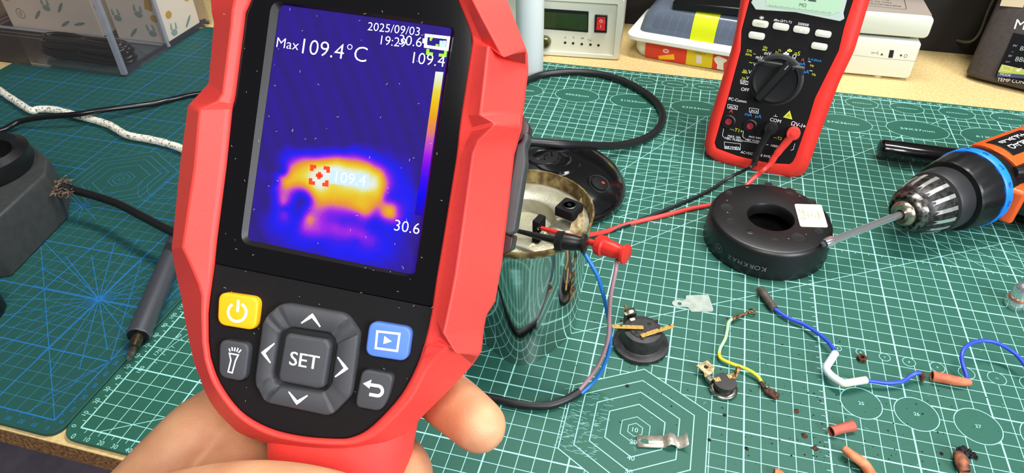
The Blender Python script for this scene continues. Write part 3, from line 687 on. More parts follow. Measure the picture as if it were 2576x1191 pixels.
# thermal cut-out on its bent bracket
k1 = at(1432, 520, 103)
MB().loft([[(x, y, 0) for x, y in roundpoly(rect(14, 14), 2)], [(x, y, 5) for x, y in roundpoly(rect(14, 14), 2)], [(x, y, 6) for x, y in roundpoly(rect(13, 13), 2)]], T(k1.x, k1.y, 98, rz=-.35)).build('thermal_cutout', BLKM, pot, smooth=40)
b = MB(); b.lathe([(4.6, 0), (4.6, .6), (3.8, .9), (3.6, .2), (1.4, .2), (1.2, .9), (.6, .9), (.5, .1)], T(k1.x, k1.y, 103.8), 28); b.build('rubber_plug', BLKP, pot)
br = [at(1462, 520, 104), at(1452, 545, 102), at(1447, 590, 92), at(1440, 600, 86)]
b = MB(); P = [at(1463, 498, 104), at(1471, 545, 97), at(1468, 600, 88), at(1461, 618, 84)]; Q = [at(1442, 532, 104), at(1440, 560, 97), at(1432, 588, 88), at(1418, 606, 84)]
n = (P[0] - Q[0]).cross(P[1] - P[0]).normalized() * .8
v = P + Q + [p + n for p in P] + [p + n for p in Q]
b.add([x[:] for x in v], [(i, i + 1, i + 5, i + 4) for i in range(3)] + [(i + 12, i + 13, i + 9, i + 8) for i in range(3)] + [(i, i + 8, i + 9, i + 1) for i in range(3)] + [(i + 4, i + 5, i + 13, i + 12) for i in range(3)] + [(0, 4, 12, 8), (3, 11, 15, 7)])
b.build('bracket', mat('stained_metal', (198, 184, 142), .5, metal=.5, rgb2=(140, 116, 76), nscale=200), pot, smooth=30)
q1, q2 = at(1356, 562, 92), at(1352, 605, 88)
MB().box(5, 9, 9, T(q1.x, q1.y, 91.5, rz=-.3)).box(5, 5, 7, T(q2.x, q2.y - 1, 90, rz=-.3)).build('terminal_block', BLKM, pot, bevel=.6)
b = MB()
for k in range(60):
    a = random.uniform(-2.2, .4); r = random.uniform(22, 41); b.box(random.uniform(.8, 2.4), random.uniform(.8, 2), .5, T(PX + r * math.cos(a), PY + r * math.sin(a), 88.8 - (r > 38) * 2, rz=random.uniform(0, 3)))
b.build('limescale', mat('limescale', (226, 218, 140), .9, rgb2=(236, 232, 210), nscale=300), pot, smooth=0, kind='stuff')
b = MB()
for (u, v, h, w, l) in ((1420, 690, 60, 2.2, 16), (1427, 728, 46, 3.4, 14), (1447, 650, 78, 1.6, 14), (1366, 700, 62, 1.4, 11)):
    q = at(u, v, h); a = math.atan2(q.y - PY, q.x - PX)
    pts = []
    for j in range(14):
        t = 2 * math.pi * j / 14; rr_ = 1 + .35 * math.sin(3 * t + u); aa = a + w / 42 * math.cos(t) * rr_; z = h + l / 2 * math.sin(t) * rr_
        R = np.interp(z, [p[1] for p in prof], [p[0] for p in prof]) * foot(aa, z) + .12
        pts.append((PX + R * math.cos(aa), PY + R * math.sin(aa), z))
    b.add(pts, [tuple(range(14))])
b.build('burn_marks', mat('burn_mark', (150, 110, 66), .6, rgb2=(50, 40, 34), nscale=260, thr=(.4, .55)), pot, smooth=0)

# ------------------------------------------------------------------ test clips and their two core lead
def hook_clip(name, label, p0, p1, p2, m_, sh, sl):
    """p0 hook end, p1 start of the fat grip, p2 rear end"""
    t = thing(name, label, 'test clip', p1)
    ax = (p2 - p1).normalized(); F = frame(p1, ax.cross(Vector((0, 0, 1))), ax.cross(ax.cross(Vector((0, 0, 1))))); F = Matrix((F.col[0].xyz, F.col[1].xyz, ax)).transposed().to_4x4() if False else None
    x = ax.cross(Vector((0, 0, 1))).normalized(); y = ax.cross(x)
    F = Matrix((x, y, ax)).transposed().to_4x4(); F.translation = p1
    L = (p2 - p1).length
    MB().lathe([(sh * .9, -.01 * L), (sh, 0.02 * L), (sh * 1.05, .22 * L), (sh * .86, .26 * L), (sh * .8, .62 * L), (sh * .72, .7 * L), (sh * .72, .86 * L), (sh * .98, .89 * L), (sh * .98, L - .5), (sh * .86, L)], F, 28).build('grip', m_, t, smooth=35)
    tb = (p0 - p1); MB().tube([p1 + ax * 1, p1 + tb * .3, p1 + tb * .6, p0], [sl, sl * .95, sl * .8, sl * .6], 16).build('nose', m_, t)
    MB().tube([p0, p0 + tb.normalized() * 2, p0 + tb.normalized() * 3 + Vector((0, 0, -1.5)), p0 + tb.normalized() * 2 + Vector((0, 0, -2.2))], .35, 8).build('wire_hook', STEEL, t)
    return t
cz = 100
clipb = (at(1288, 578, 98), at(1400, 606, 100), at(1475, 615, 102))
hook_clip('hook_clip', 'black hook test clip lying over the pot rim, blue wire in its end', clipb[0], clipb[1], clipb[2], BLKP, 6.0, 2.1)
clipr = (at(1362, 574, 95), at(1503, 615, 97), at(1578, 642, 99))
t = hook_clip('hook_clip', 'red hook test clip behind the black one, pink brown wire in its end', clipr[0], clipr[1], clipr[2], mat('clip_red', (206, 44, 34), .35), 6.2, 2.1)
lead = thing('two_core_lead', 'black sheathed lead splitting into a blue and a pink brown wire beside the pot', 'cable', at(1460, 990))
BW = mat('wire_blue', (36, 112, 190), .35); PW = mat('wire_pinkbrown', (172, 130, 138), .4)
MB().tube(spline([at(1462, 628, 94), at(1478, 650, 95), at(1505, 700, 84), at(1522, 760, 66), at(1535, 830, 45), at(1533, 880, 30), at(1515, 930, 16), at(1490, 965, 7), at(1462, 990, 3)]), 1.25, 12).build('blue_wire', BW, lead)
MB().tube(spline([at(1551, 655, 92), at(1549, 680, 90), at(1537, 740, 76), at(1533, 790, 60), at(1530, 850, 42), at(1512, 905, 24), at(1488, 945, 12), at(1455, 985, 4)]), 1.25, 12).build('brown_wire', PW, lead)
MB().tube(spline([at(1458, 987, 3.2), at(1420, 1008, 3), at(1370, 1022, 3), at(1300, 1018, 3), at(1230, 1002, 3), at(1120, 990, 3), at(1000, 1010, 3)]), [2.7] * 49, 14).build('sheath', CABLE, lead)

# ------------------------------------------------------------------ black kettle base with a knob
DC = Vector((232, 330, 0)); 
# ellipse-like dome
dome = thing('kettle_lid_base', 'glossy black domed plastic base with a round button, behind the pot', 'kettle part', (DC.x, DC.y, 0))
def domefn(a, z): return 1 + .06 * math.cos(2 * (a + .6))
MB().lathe([(60, 0), (62, 2), (63, 6), (62, 11), (58, 17), (51, 22), (42, 26), (30, 28.5), (22, 29), (21, 31), (14, 31.5), (10, 31), (9, 29.5), (.5, 29.5)], T(DC.x, DC.y, 0), 72, fn=domefn).build('dome', BLKS, dome, smooth=50)
k = at(1508, 462, 25)
kf = frame(k, (1, -.05, -.42), (0.05, 1, .12))
MB().lathe([(11, -3), (11, -1.4), (9.6, .3), (8.6, .2), (8.2, -1)], kf, 36).build('button_collar', BLKP, dome)
kb = MB().lathe([(7.6, -1), (7.6, .7), (6.9, 1.3), (.3, 1.5)], kf, 30).build('button', BLKM, dome)
MB().add([((2.5 + math.cos(a) * 1.6 * (1 + .4 * math.sin(5 * a))), 1.5 + math.sin(a) * 1.3, 1.55) for a in [j * .52 for j in range(12)]], [tuple(range(12))], kf).build('button_mark', mat('mark_red', (170, 40, 36), .5), kb, smooth=0)
k = at(1365, 395, 30)
MB().lathe([(24, -5), (24, 0), (21, 2), (15, 2.6), (14, 4.8), (9, 5.2), (8, 3.8), (.5, 3.8)], T(k.x, k.y, 27), 40).build('centre_cap', BLKP, dome)
# thick cable loop
lp = thing('power_cable', 'thick black rubber power cable looping over the black domed base', 'cable', (300, 480, 0))
MB().tube(spline([at(700, 470, 4.5), at(900, 440, 4.5), at(1080, 370, 4.5), at(1180, 300, 4.5), at(1250, 240, 4.5), at(1325, 203, 4.5), at(1370, 187, 4.5), at(1440, 181, 4.5), at(1510, 187, 4.5), at(1570, 205, 4.5), at(1620, 232, 4.5), at(1655, 262, 4.5), at(1667, 292, 4.5), at(1655, 325, 4.5), at(1620, 350, 5), at(1560, 366, 10), at(1500, 367, 20), at(1420, 364, 33), at(1340, 358, 38), at(1270, 352, 41), at(1225, 362, 39), at(1240, 385, 36), at(1300, 396, 33)], 8), 3.9, 16).build('cable', CABLE, lp)

# ------------------------------------------------------------------ multimeter
c0 = at(1897, 388, 15)
th = math.radians(75); yb = Vector((.18, .984, 0)).normalized(); exm = Vector((.984, -.18, 0)).normalized()
MM = frame(c0, exm, yb * math.cos(th) + Vector((0, 0, 1)) * math.sin(th))
def ml(u, v, z=0.): return loc(MM, u, v, z)
Z7 = zs(1740, 0, .38623); Z8 = zs(1780, 0, .16304)
mm_ = thing('multimeter', 'red and black digital multimeter standing propped up on the mat', 'multimeter', (c0.x, c0.y, 0))
# panel outline and body outline, mirrored continuation above the frame
pl = [ml(*Z7(150, 930)), ml(*Z7(163, 965)), ml(*Z7(300, 1015)), ml(*Z7(500, 1060)), ml(*Z7(640, 1068)), ml(*Z7(668, 1040)), ml(*Z7(765, 760)), ml(*Z7(800, 640)), ml(*Z7(955, 330)), ml(*Z7(990, 180)), ml(*Z7(1050, 0))]
pl_top = [(pl[-1][0] + .5, pl[-1][1] + 40), (pl[-1][0] - 6, pl[-1][1] + 52)]
ll = [ml(*Z7(245, 610)), ml(*Z7(320, 330)), ml(*Z7(325, 200)), ml(*Z7(378, 0))]
pl_l = [(ll[-1][0] + 4, pl[-1][1] + 52), (ll[-1][0] - .5, pl[-1][1] + 40)]
PAN = pl + pl_top + pl_l + ll[::-1]
MB().prism(roundpoly(PAN, 2.0, 3), -6, .6, MM).build('face_panel', BLKM, mm_, smooth=30, bevel=.4)
bo = [ml(*Z7(80, 950), -6), ml(*Z7(95, 1010), -6), ml(*Z7(180, 1065), -6), ml(*Z7(400, 1125), -6), ml(*Z7(640, 1160), -6), ml(*Z7(720, 1145), -6), ml(*Z7(755, 1100), -6), ml(*Z7(870, 780), -6), ml(*Z7(960, 540), -6), ml(*Z7(1060, 330), -6), ml(*Z7(1105, 180), -6), ml(*Z7(1160, 0), -6)]
bo += [(bo[-1][0] + .5, bo[-1][1] + 46), (bo[-1][0] - 8, bo[-1][1] + 60)]
lb = [ml(*Z7(110, 800), -6), ml(*Z7(195, 520), -6), ml(*Z7(255, 330), -6), ml(*Z7(290, 180), -6), ml(*Z7(318, 0), -6)]
bo += [(lb[-1][0] + 8, bo[-3][1] + 60), (lb[-1][0] - .5, bo[-3][1] + 46)] + lb[::-1]
B0 = densify(roundpoly(bo, 4, 4), 3.5); Pm = resample(PAN, B0)
def mix(A, B, t): return [((1 - t) * a[0] + t * c[0], (1 - t) * a[1] + t * c[1]) for a, c in zip(A, B)]
MB().loft([z_(mix(Pm, B0, 0), -3), z_(mix(Pm, B0, 0.02), .9), z_(mix(Pm, B0, .25), 1.6), z_(mix(Pm, B0, .6), .6), z_(mix(Pm, B0, .9), -2.2), z_(B0, -6), z_(mix(Pm, B0, 1.02), -14), z_(mix(Pm, B0, .96), -28), z_(mix(Pm, B0, .6), -33)], MM, c0=False).build('holster', mat('meter_red', (226, 48, 38), .42, noise=.05, nscale=900), mm_, smooth=60)
# stand behind
MB().prism([(-25, 0), (25, 0), (20, 90), (-20, 90)], 0, 3, MM @ Matrix.Translation((3, 28, -36)) @ Matrix.Rotation(math.radians(34), 4, 'X') @ Matrix.Translation((0, -20, 0))).build('tilt_stand', DGREY, mm_, bevel=.6)
lb_ = [ml(*Z8(690, 0), 1), ml(*Z8(668, 40), 1), ml(*Z8(740, 150), 1), ml(*Z8(1350, 190), 1), ml(*Z8(2040, 330), 1), ml(*Z8(2110, 290), 1), ml(*Z8(2095, 200), 1), ml(*Z8(2150, 0), 1)]
lb_ += [(lb_[-1][0], lb_[-1][1] + 34), (lb_[0][0], lb_[-1][1] + 34)]
MB().prism(lb_, .3, 1.6, MM).build('display_bezel', mat('bezel_clear', (186, 200, 190), .08, coat=.6), mm_, smooth=30, bevel=.5)
lc = [ml(*Z8(900, 0), 1.7), ml(*Z8(905, 90), 1.7), ml(*Z8(1300, 150), 1.7), ml(*Z8(1900, 235), 1.7), ml(*Z8(2040, 180), 1.7), ml(*Z8(2075, 0), 1.7)]
lc += [(lc[-1][0], lc[-1][1] + 30), (lc[0][0], lc[-1][1] + 30)]
lcd = MB().prism(lc, 1.5, 1.75, MM).build('lcd', mat('lcd_green', (176, 208, 176), .25, coat=.4), mm_, smooth=0)
b = MB(); b.textpx('MΩ', MM, Z8(1410, 96), Z8(1515, 112), None, 1.85); 
p = Vector(ml(*Z8(1480, 15), 1.85)); b.text('0.L', 15, MM @ Matrix.Translation((p.x + 1, p.y + 6, 1.85)))
for j in range(52):
    s_ = j / 51; q = Vector(Z8(950, 95)).lerp(Vector(Z8(1900, 215)), s_); q.y += -18 * math.sin(s_ * 3.14) * 0
    p = Vector(ml(q.x, q.y, 1.85)); b.stroke([(p.x, p.y), (p.x, p.y + (1.6 if j % 5 == 0 else .9))], .22, 1.85, MM)
b.build('lcd_segments', mat('lcd_ink', (52, 66, 58), .6), lcd, smooth=0)
def spm(b, pts, w, z=.75, closed=False): b.stroke([ml(p[0], p[1], z) for p in pts], w, z, MM, 0, closed)
GB = mat('meter_groove', (8, 8, 8), .4)
b = MB(); spm(b, [Z8(680, 205), Z8(2030, 410), Z8(1860, 830), Z8(600, 615), Z8(600, 610)], .5, .68, True); b.build('button_groove', GB, mm_, smooth=0)
MK = mat('meter_key', (206, 206, 188), .5)
for (x, y, t) in ((812, 368, 'sel'), (1130, 413, 'RANGE'), (1446, 462, '▲'), (1782, 523, 'HOLD'), (755, 553, 'CREST'), (1722, 717, 'AUTO')):
    p = Vector(ml(*Z8(x, y), 1.5)); a = Vector(ml(*Z8(x - 125, y - 20), 1.5)); w_ = (p - a).length * 2; an_ = math.atan2(p.y - a.y, p.x - a.x)
    F = MM @ Matrix.Translation((p.x, p.y, 0)) @ Matrix.Rotation(an_, 4, 'Z')
    kb = MB().bev(roundpoly(rect(w_, w_ * .43), w_ * .21, 7), .3, 2.0, .6, F).build('soft_key', MK, mm_, smooth=50)
    b = MB()
    if t == '▲': b.prism([(-1.2, -1), (1.2, -1), (0, 1.2)], 2.02, 2.06, F)
    elif t == 'sel': b.text('SHIFT', 2.2, F @ Matrix.Translation((0, 0, 2.06)), fit=6)
    else: b.text(t, 2.4, F @ Matrix.Translation((0, 0, 2.06)), fit=w_ * .62)
    b.build('key_print', mat('key_gold', (196, 160, 70), .5) if t == 'sel' else WHITE, kb, smooth=0)
def mtxt(items, m_, name):
    b = MB()
    for t, a, c in items: b.textpx(t, MM, a, c, None, .8)
    return b
def WLEG():
    spm(b, [Z7(*p) for p in [(318, 520), (368, 530), (365, 553), (318, 545)]], .3, .8, True)
    pc_ = Z8(1212, 830); spm(b, [(pc_[0] - 7, pc_[1]), (pc_[0] + 7, pc_[1] + 1)], 1.6, .8); spm(b, [(pc_[0], pc_[1] - 5), (pc_[0], pc_[1] + 6)], 1.6, .8)
    b.build('dial_legend', WHITE, mm_, smooth=0)
    c = MB(); c_ = Z8(835, 275)
    for a in range(8): spm(c, [c_, (c_[0] + 6.3 * math.cos(a * .785), c_[1] + 5 * math.sin(a * .785))], .3, .8)
    c.build('lamp_symbol', WHITE, mm_, smooth=0)
b = mtxt([('dBm-Ω/T1-T2', Z8(1018, 322), Z8(1295, 362)), ('500000', Z8(1392, 382), Z8(1556, 408))], None, ''); b.build('button_captions', WHITE, mm_, smooth=0)
b = mtxt([('mV', Z8(742, 903), Z8(845, 925)), ('mV', Z8(872, 842), Z8(975, 858)), ('V', Z8(695, 1010), Z8(740, 1020)),
      ('V', Z7(365, 478), Z7(386, 482)), ('V', Z7(352, 516), Z7(370, 520)), ('VFD', Z7(318, 544), Z7(366, 552)), ('OFF', Z7(320, 590), Z7(372, 598)), ('Ω', Z7(652, 378), Z7(676, 384)), ('~Hz', Z8(1540, 955), Z8(1590, 965)), ('~', Z7(765, 470), Z7(785, 472))], WHITE, '')
WLEG()
b = mtxt([('PC-Comm', Z7(240, 652), Z7(355, 672)), 
      ('COM', Z7(508, 787), Z7(578, 803)), ('ΩV-l+', Z7(645, 815), Z7(738, 838)), ('MAX 10A', Z7(235, 892), Z7(318, 905)), ('HBC FUSED', Z7(215, 906), Z7(328, 926)), ('MAX 0.8A', Z7(372, 896), Z7(450, 908)), ('HBC FUSED', Z7(350, 915), Z7(450, 932)),
      ('BRYMEN', Z7(218, 968), Z7(316, 976)), ('AC+DC TRUE RMS', Z7(318, 998), Z7(510, 1030)), ('1000V', Z7(515, 955), Z7(570, 965)), ('JACK', Z7(240, 702), Z7(292, 710)), ('JACK', Z7(382, 726), Z7(430, 736))], WHITE, '')
for q in ([(212, 925), (318, 938), (316, 978), (215, 968)], [(235, 680), (300, 690), (296, 715), (234, 705)], [(376, 703), (437, 712), (434, 741), (375, 731)]): spm(b, [Z7(*p) for p in q], .3, .8, True)
spm(b, [Z7(208, 838), Z7(200, 885), Z7(212, 897)], .35, .8); spm(b, [Z7(338, 853), Z7(332, 890), Z7(345, 903)], .35, .8); spm(b, [Z7(672, 935), Z7(662, 975), Z7(645, 980)], .35, .8); spm(b, [Z7(330, 918), Z7(500, 945)], .3, .8); spm(b, [Z7(533, 757), Z7(560, 760)], .3, .8); spm(b, [Z7(547, 745), Z7(546, 758)], .3, .8)
b.build('jack_legend', WHITE, mm_, smooth=0)
b = mtxt([('D%', Z8(605, 800), Z8(680, 812)), ('30Hz', Z8(580, 850), Z8(680, 868)), ('~', Z8(700, 850), Z8(740, 855)), ('Hz', Z8(860, 745), Z8(920, 755)), ('dBm', Z8(840, 778), Z8(915, 790)), ('T1', Z8(1035, 825), Z8(1080, 838)), ('T2', Z8(1085, 790), Z8(1130, 798)), ('nS', Z8(1340, 850), Z8(1420, 860)), ('~', Z8(635, 990), Z8(690, 1000)),
     ('Hz', Z7(335, 465), Z7(358, 470)), ('dBm', Z7(326, 475), Z7(362, 482)), ('Hz', Z7(327, 515), Z7(350, 520)), ('Hz', Z8(1580, 1025), Z8(1635, 1035)), ('Hz', Z7(782, 490), Z7(806, 496))], None, '')
pc_ = Z8(1265, 780); spm(b, [(pc_[0] - 6, pc_[1]), (pc_[0] + 6, pc_[1] + 1)], 1.5, .8); spm(b, [(pc_[0], pc_[1] - 4), (pc_[0], pc_[1] + 4)], 1.5, .8)
LY = mat('legend_yellow', (214, 222, 60), .5); b.build('yellow_legend', LY, mm_, smooth=0)
for it_ in (('~-T1+', Z7(248, 850), Z7(330, 868)), ('~-T2', Z7(530, 902), Z7(584, 914))): b = mtxt([it_], None, ''); b.build('jack_legend_yellow', LY, mm_, smooth=0)
b = MB(); spm(b, [Z7(637, 728), Z7(602, 762), Z7(650, 774)], 1.0, .8, True); b.build('triangle_outline', LY, mm_, smooth=0)
b = MB(); b.prism([ml(*Z7(*p), .7) for p in ((637, 728), (602, 762), (650, 774))], .7, .76, MM); b.build('warning_triangle', mat('legend_olive', (168, 170, 40), .5), mm_, smooth=0)
b = mtxt([('mA', Z8(1400, 1000), Z8(1505, 1012)), ('% 4-20mA', Z8(1545, 925), Z8(1752, 960)), ('μA', Z7(722, 475), Z7(762, 482))], None, ''); LB = mat('legend_blue', (50, 140, 226), .5); b.build('blue_legend', LB, mm_, smooth=0)
b = mtxt([('mA  μA', Z7(345, 752), Z7(452, 772))], None, ''); b.build('jack_legend_blue', LB, mm_, smooth=0)
b = mtxt([('A', Z8(1438, 945), Z8(1490, 952))], None, ''); LR = mat('legend_red', (220, 60, 44), .5); b.build('red_legend', LR, mm_, smooth=0)
b = mtxt([('A', Z7(243, 733), Z7(268, 738))], None, ''); b.build('jack_legend_red', LR, mm_, smooth=0)
# rotary knob
kc = Vector(ml(*Z7(548, 522), 2)); kr = (Vector(ml(*Z7(706, 545), 2)) - kc).length
KNB = mat('knob_black', (17, 17, 18), .6, spec=.3)
PTR = mat('pointer_grey', (150, 150, 150), .6)
KF = MM @ Matrix.Translation((kc.x, kc.y, .5))
MB().lathe([(kr * 1.13, 0), (kr * 1.1, .5), (kr * 1.0, .6)], KF, 48).build('dial_surround', mat('dial_grey', (40, 40, 42), .5), mm_)
kn = MB().lathe([(kr, 0), (kr, 3.6), (kr * .97, 4.4), (kr * .92, 4.6), (kr * .88, 3.6), (kr * .82, 3.2), (.5, 3.0)], KF, 64).build('rotary_knob', KNB, mm_, smooth=40)
a1 = Vector(ml(*Z7(640, 415), 6)) - kc; a2 = Vector(ml(*Z7(430, 645), 6)) - kc; d_ = (a1 - a2); mid_p = (a1 + a2) / 2
GF = KF @ Matrix.Translation((mid_p.x, mid_p.y, 0)) @ Matrix.Rotation(math.atan2(d_.y, d_.x), 4, 'Z')
Lg = d_.length
MB().loft([[(x, y * s_, z) for x, y in roundpoly(rect(Lg, 8.0), 2.4, 4)] for z, s_ in ((2.8, 1.15), (6, 1), (8.2, .82), (9, .6))], GF).build('knob_bar', KNB, kn, smooth=40)
b = MB(); b.stroke([(Lg / 2 - 6, 0), (Lg / 2 - 1.5, 0)], .8, 9.05, GF); b.build('pointer_line', PTR, kn, smooth=0)
JR = mat('jack_red', (150, 30, 48), .5); JB = mat('jack_hole', (8, 6, 6), .6)
for (x, y, m_) in ((240, 793, JR), (380, 822, JR), (517, 838, None), (662, 872, None)):
    p = ml(*Z7(x, y), 1); F = MM @ Matrix.Translation((*p, .5))
    j = MB().lathe([(6.4, 0), (6.4, 1.2), (5.8, 1.7), (4.6, 1.7), (4.2, .3), (.2, .3)], F, 28).build('input_jack', BLKP, mm_)
    if m_: MB().lathe([(2.9, .4), (2.9, 1.2), (2.0, 1.2), (1.9, .5), (.2, .5)], F, 24).build('socket', m_, j)
# test leads: right angle plugs in the meter, wires across the mat
def lead_plug(name, label, jx, jy, path, m_, wire, cat='test lead'):
    p = Vector((*ml(*Z7(jx, jy), 9), 9)); t = thing(name, label, cat, MM @ p)
    F = MM @ Matrix.Translation(p)
    MB().lathe([(4.2, -7), (5.6, -5.5), (5.8, 1.5), (5.2, 2.6), (2.6, 2.7), (2.4, 3.3), (.3, 3.5)], F, 28).build('plug_head', m_, t)
    P = [MM @ p] + path[0]
    MB().tube(spline(P, 4), 1.0, 14, fn=None) if False else None
    S_ = spline(P, 5); n = len(S_); R = [3.9 - 1.5 * i / n + (.35 if i % 3 == 0 and i > n * .45 else 0) for i in range(n)]
    MB().tube(S_, R, 16).build('strain_relief', m_, t)
    MB().tube(spline([S_[-2]] + path[1], 8), wire, 12).build('wire', m_, t)
TR = mat('lead_red', (226, 62, 54), .35); TB = mat('lead_black', (22, 22, 23), .4)
def mp(x, y, z): return MM @ Vector((*ml(*Z7(x, y), z), z))
lead_plug('test_lead', 'black test lead plugged into the right angle socket left of the red plug', 517, 838, ([mp(480, 900, 8), mp(430, 1000, 8), mp(405, 1075, 8)], [at(1890, 420, 18), at(1870, 430, 12), at(1830, 450, 4), at(1780, 482, 2), at(1700, 518, 2), at(1620, 550, 2), at(1560, 573, 2), at(1500, 592, 2.5), at(1440, 600, 14)]), TB, 1.5)
lead_plug('test_lead', 'red test lead plugged into the rightmost socket of the multimeter', 662, 872, ([mp(620, 925, 8), mp(550, 1010, 8), mp(505, 1080, 8)], [at(1925, 425, 18), at(1900, 445, 10), at(1862, 480, 3), at(1800, 512, 2), at(1740, 525, 2), at(1660, 545, 2), at(1580, 564, 2), at(1520, 584, 3), at(1465, 594, 10)]), TR, 2.0)

# ------------------------------------------------------------------ ring shaped base
RC = Vector((414.5, 296, 0)); rb = thing('ring_base', 'black plastic ring shaped kettle base with rating sticker, in front of the multimeter', 'kettle part', (RC.x, RC.y, 0))
RH = 26; rt = 46.5
b = MB(); b.lathe([(48.5, 0), (48.8, 3), (48.4, 12), (47.6, RH - 3.5), (46.2, RH - .9), (44.0, RH), (26, RH), (18.5, RH - .8), (17.5, RH - 2.6), (17.3, RH - 10), (20, RH - 10), (21, RH - 3), (44, RH - 3), (45.5, RH - 5), (46.5, 0)], T(RC.x, RC.y, 0), 96, c0=False, c1=False)
b.build('ring', BLKP, rb, smooth=50)
MB().lathe([(44, 2), (44, 2.4), (.3, 2.4)], T(RC.x, RC.y, 0), 48).build('inner_floor', BLKM, rb)
HOL = mat('hole_black', (4, 4, 4), .7)
for (u, v, r, rais) in ((1834, 485, 2.6, 0), (1933, 463, 2.8, 0), (1880, 469, 2.2, 1), (1988, 481, 4.2, 1), (2012, 492, 1.6, 1), (1828, 521, 4.2, 0), (1830, 533, 1.6, 1), (1829, 503, 1.4, 1), (1837, 555, 2.8, 0), (1888, 583, 3, 1), (1950, 606, 3.0, 0), (2008, 596, 4.3, 0), (1984, 599, 1.5, 1), (2028, 589, 1.3, 1), (2060, 580, 3, 0), (2043, 507, 3, 0)):
    q = at(u, v, RH)
    if rais: MB().lathe([(r * 1.1, 0), (r * .9, .2), (r * .5, .4), (.2, .45)], T(q.x, q.y, RH - .05), 18).build('screw_boss', BLKP, rb)
    else: MB().lathe([(r * 1.15, 0), (r, .12), (r * .95, .05), (.2, .05)], T(q.x, q.y, RH), 20).build('screw_hole', HOL, rb)
p4 = [at(1998, 514, RH), at(2066, 516, RH), at(2083, 573, RH), at(2013, 571, RH)]
st_ = MB().prism(roundpoly([(p.x, p.y) for p in p4], 2, 4), RH + .02, RH + .3).build('rating_sticker', mat('sticker', (232, 228, 180), .6), rb, smooth=0)
b = MB(); e = (p4[0] - p4[1]).normalized(); F = frame(p4[0] * .25 + p4[1] * .25 + p4[2] * .25 + p4[3] * .25 + Vector((0, 0, .36)), -(p4[1] - p4[2]), (p4[0] - p4[1]) * -1)
for j, (s_, sz) in enumerate((('KORKMAZ', 2.2), ('A 360', 1.6), ('220-240V', 1.6), ('50/60 Hz', 1.6), ('1650 W', 1.8))): b.text(s_, sz, F @ Matrix.Translation((-1 + (j % 2) * 2, 6 - j * 2.7, 0)))
b.stroke([(-7, -8), (-3, -8), (-3, -5.5), (-7, -5.5)], .3, 0, F, closed=True); b.stroke(circle(1.6, 16, 5, -6.5), .3, 0, F, closed=True)
b.build('sticker_print', mat('ink_dark', (70, 66, 40), .7), st_, smooth=0)
b = MB(); word = 'KORKMAZ'; a_s, a_e = math.radians(-91), math.radians(-128)
PG = mat('print_grey', (120, 122, 124), .5)
def onring(a, z): return T(RC.x + 48.7 * math.cos(a), RC.y + 48.7 * math.sin(a), z) @ Matrix.Rotation(a + math.pi / 2, 4, 'Z') @ Matrix.Rotation(math.pi / 2, 4, 'X') @ Matrix.Rotation(math.pi, 4, 'Z')
for i, ch in enumerate(word):
    a = a_s + (a_e - a_s) * (i + .5) / len(word); b.text(ch, 6.2 - .25 * i, onring(a, 10) @ Matrix.Translation((0, 0, .12)), sy=1.0)
F = onring(math.radians(-139), 11) @ Matrix.Translation((0, 0, .15)); b.stroke(circle(3.6, 24), .35, 0, F, closed=True); b.text('M', 4.5, F)
b.build('side_print', PG, rb, smooth=0)
# ------------------------------------------------------------------ cordless drill lying on its side
DO = Vector((511, 312, 34)); da = math.radians(41.5); dx_ = Vector((math.cos(da), math.sin(da), 0)); dy_ = Vector((math.sin(da), -math.cos(da), 0))
# frame: local z runs backwards along the drill axis, local x = towards the handle side, local y = down->up
DF = Matrix((dy_, -dy_.cross(dx_), dx_)).transposed().to_4x4(); DF.translation = DO
if (DF.to_3x3() @ Vector((0, 1, 0))).z < 0: DF = Matrix((dy_, Vector((0, 0, 1)), dx_)).transposed().to_4x4(); DF.translation = DO
dr = thing('cordless_drill', 'orange and black cordless drill with blue torque ring lying on its side', 'drill', DO)
ORG = mat('drill_orange', (236, 92, 32), .38, coat=.2); CHD = mat('chuck_metal', (120, 118, 112), .3, metal=.9, rgb2=(34, 33, 32), nscale=260, thr=(.42, .6), bump=.3)
GUN = mat('chuck_dark', (64, 62, 60), .4, metal=.5, rgb2=(28, 27, 27), nscale=300)
MB().lathe([(3.6, 2), (3.8, -1.5), (7.5, -2.2), (9.8, 0), (10.6, 3), (10.6, 5)], DF, 40, c0=False, c1=False).build('chuck_nose', mat('nose_brassy', (168, 160, 138), .25, metal=.9), dr)
MB().lathe([(3.7, 1), (3.6, 6), (.3, 6)], DF, 24, c0=False).build('jaw_opening', HOL, dr)
b = MB(); b.lathe([(10.6, 2.5), (13, 2.2), (15.2, 4), (16.5, 8), (17, 9)], DF, 64, c0=False, c1=False); b.build('chuck_front', CHD, dr)
MB().lathe([(16.8, 8.5), (18.8, 11), (20.8, 17), (22.4, 25), (23.2, 32), (22.8, 33.5)], DF, 72, c0=False, c1=False).build('chuck_sleeve', GUN, dr)
b = MB()
for k in range(15):
    a = 2 * math.pi * k / 15; c, s_ = math.cos(a), math.sin(a)
    R = DF @ Matrix.Rotation(a, 4, 'Z'); p = [(18.9, 11.5), (21, 17.5), (22.7, 25.5), (23.4, 31.5)]
    for i in range(3):
        (r0, z0), (r1, z1) = p[i], p[i + 1]; w = 1.5
        b.add([(r0, -w, z0), (r0, w, z0), (r1, w, z1), (r1, -w, z1), (r0 - 1.2, -w - .5, z0), (r0 - 1.2, w + .5, z0), (r1 - 1.2, w + .5, z1), (r1 - 1.2, -w - .5, z1)], [(0, 1, 2, 3), (0, 4, 5, 1), (3, 2, 6, 7), (0, 3, 7, 4), (1, 5, 6, 2)], R)
b.build('sleeve_ribs', mat('rib_metal', (226, 226, 218), .3, metal=.8), dr, smooth=30, kind='stuff')
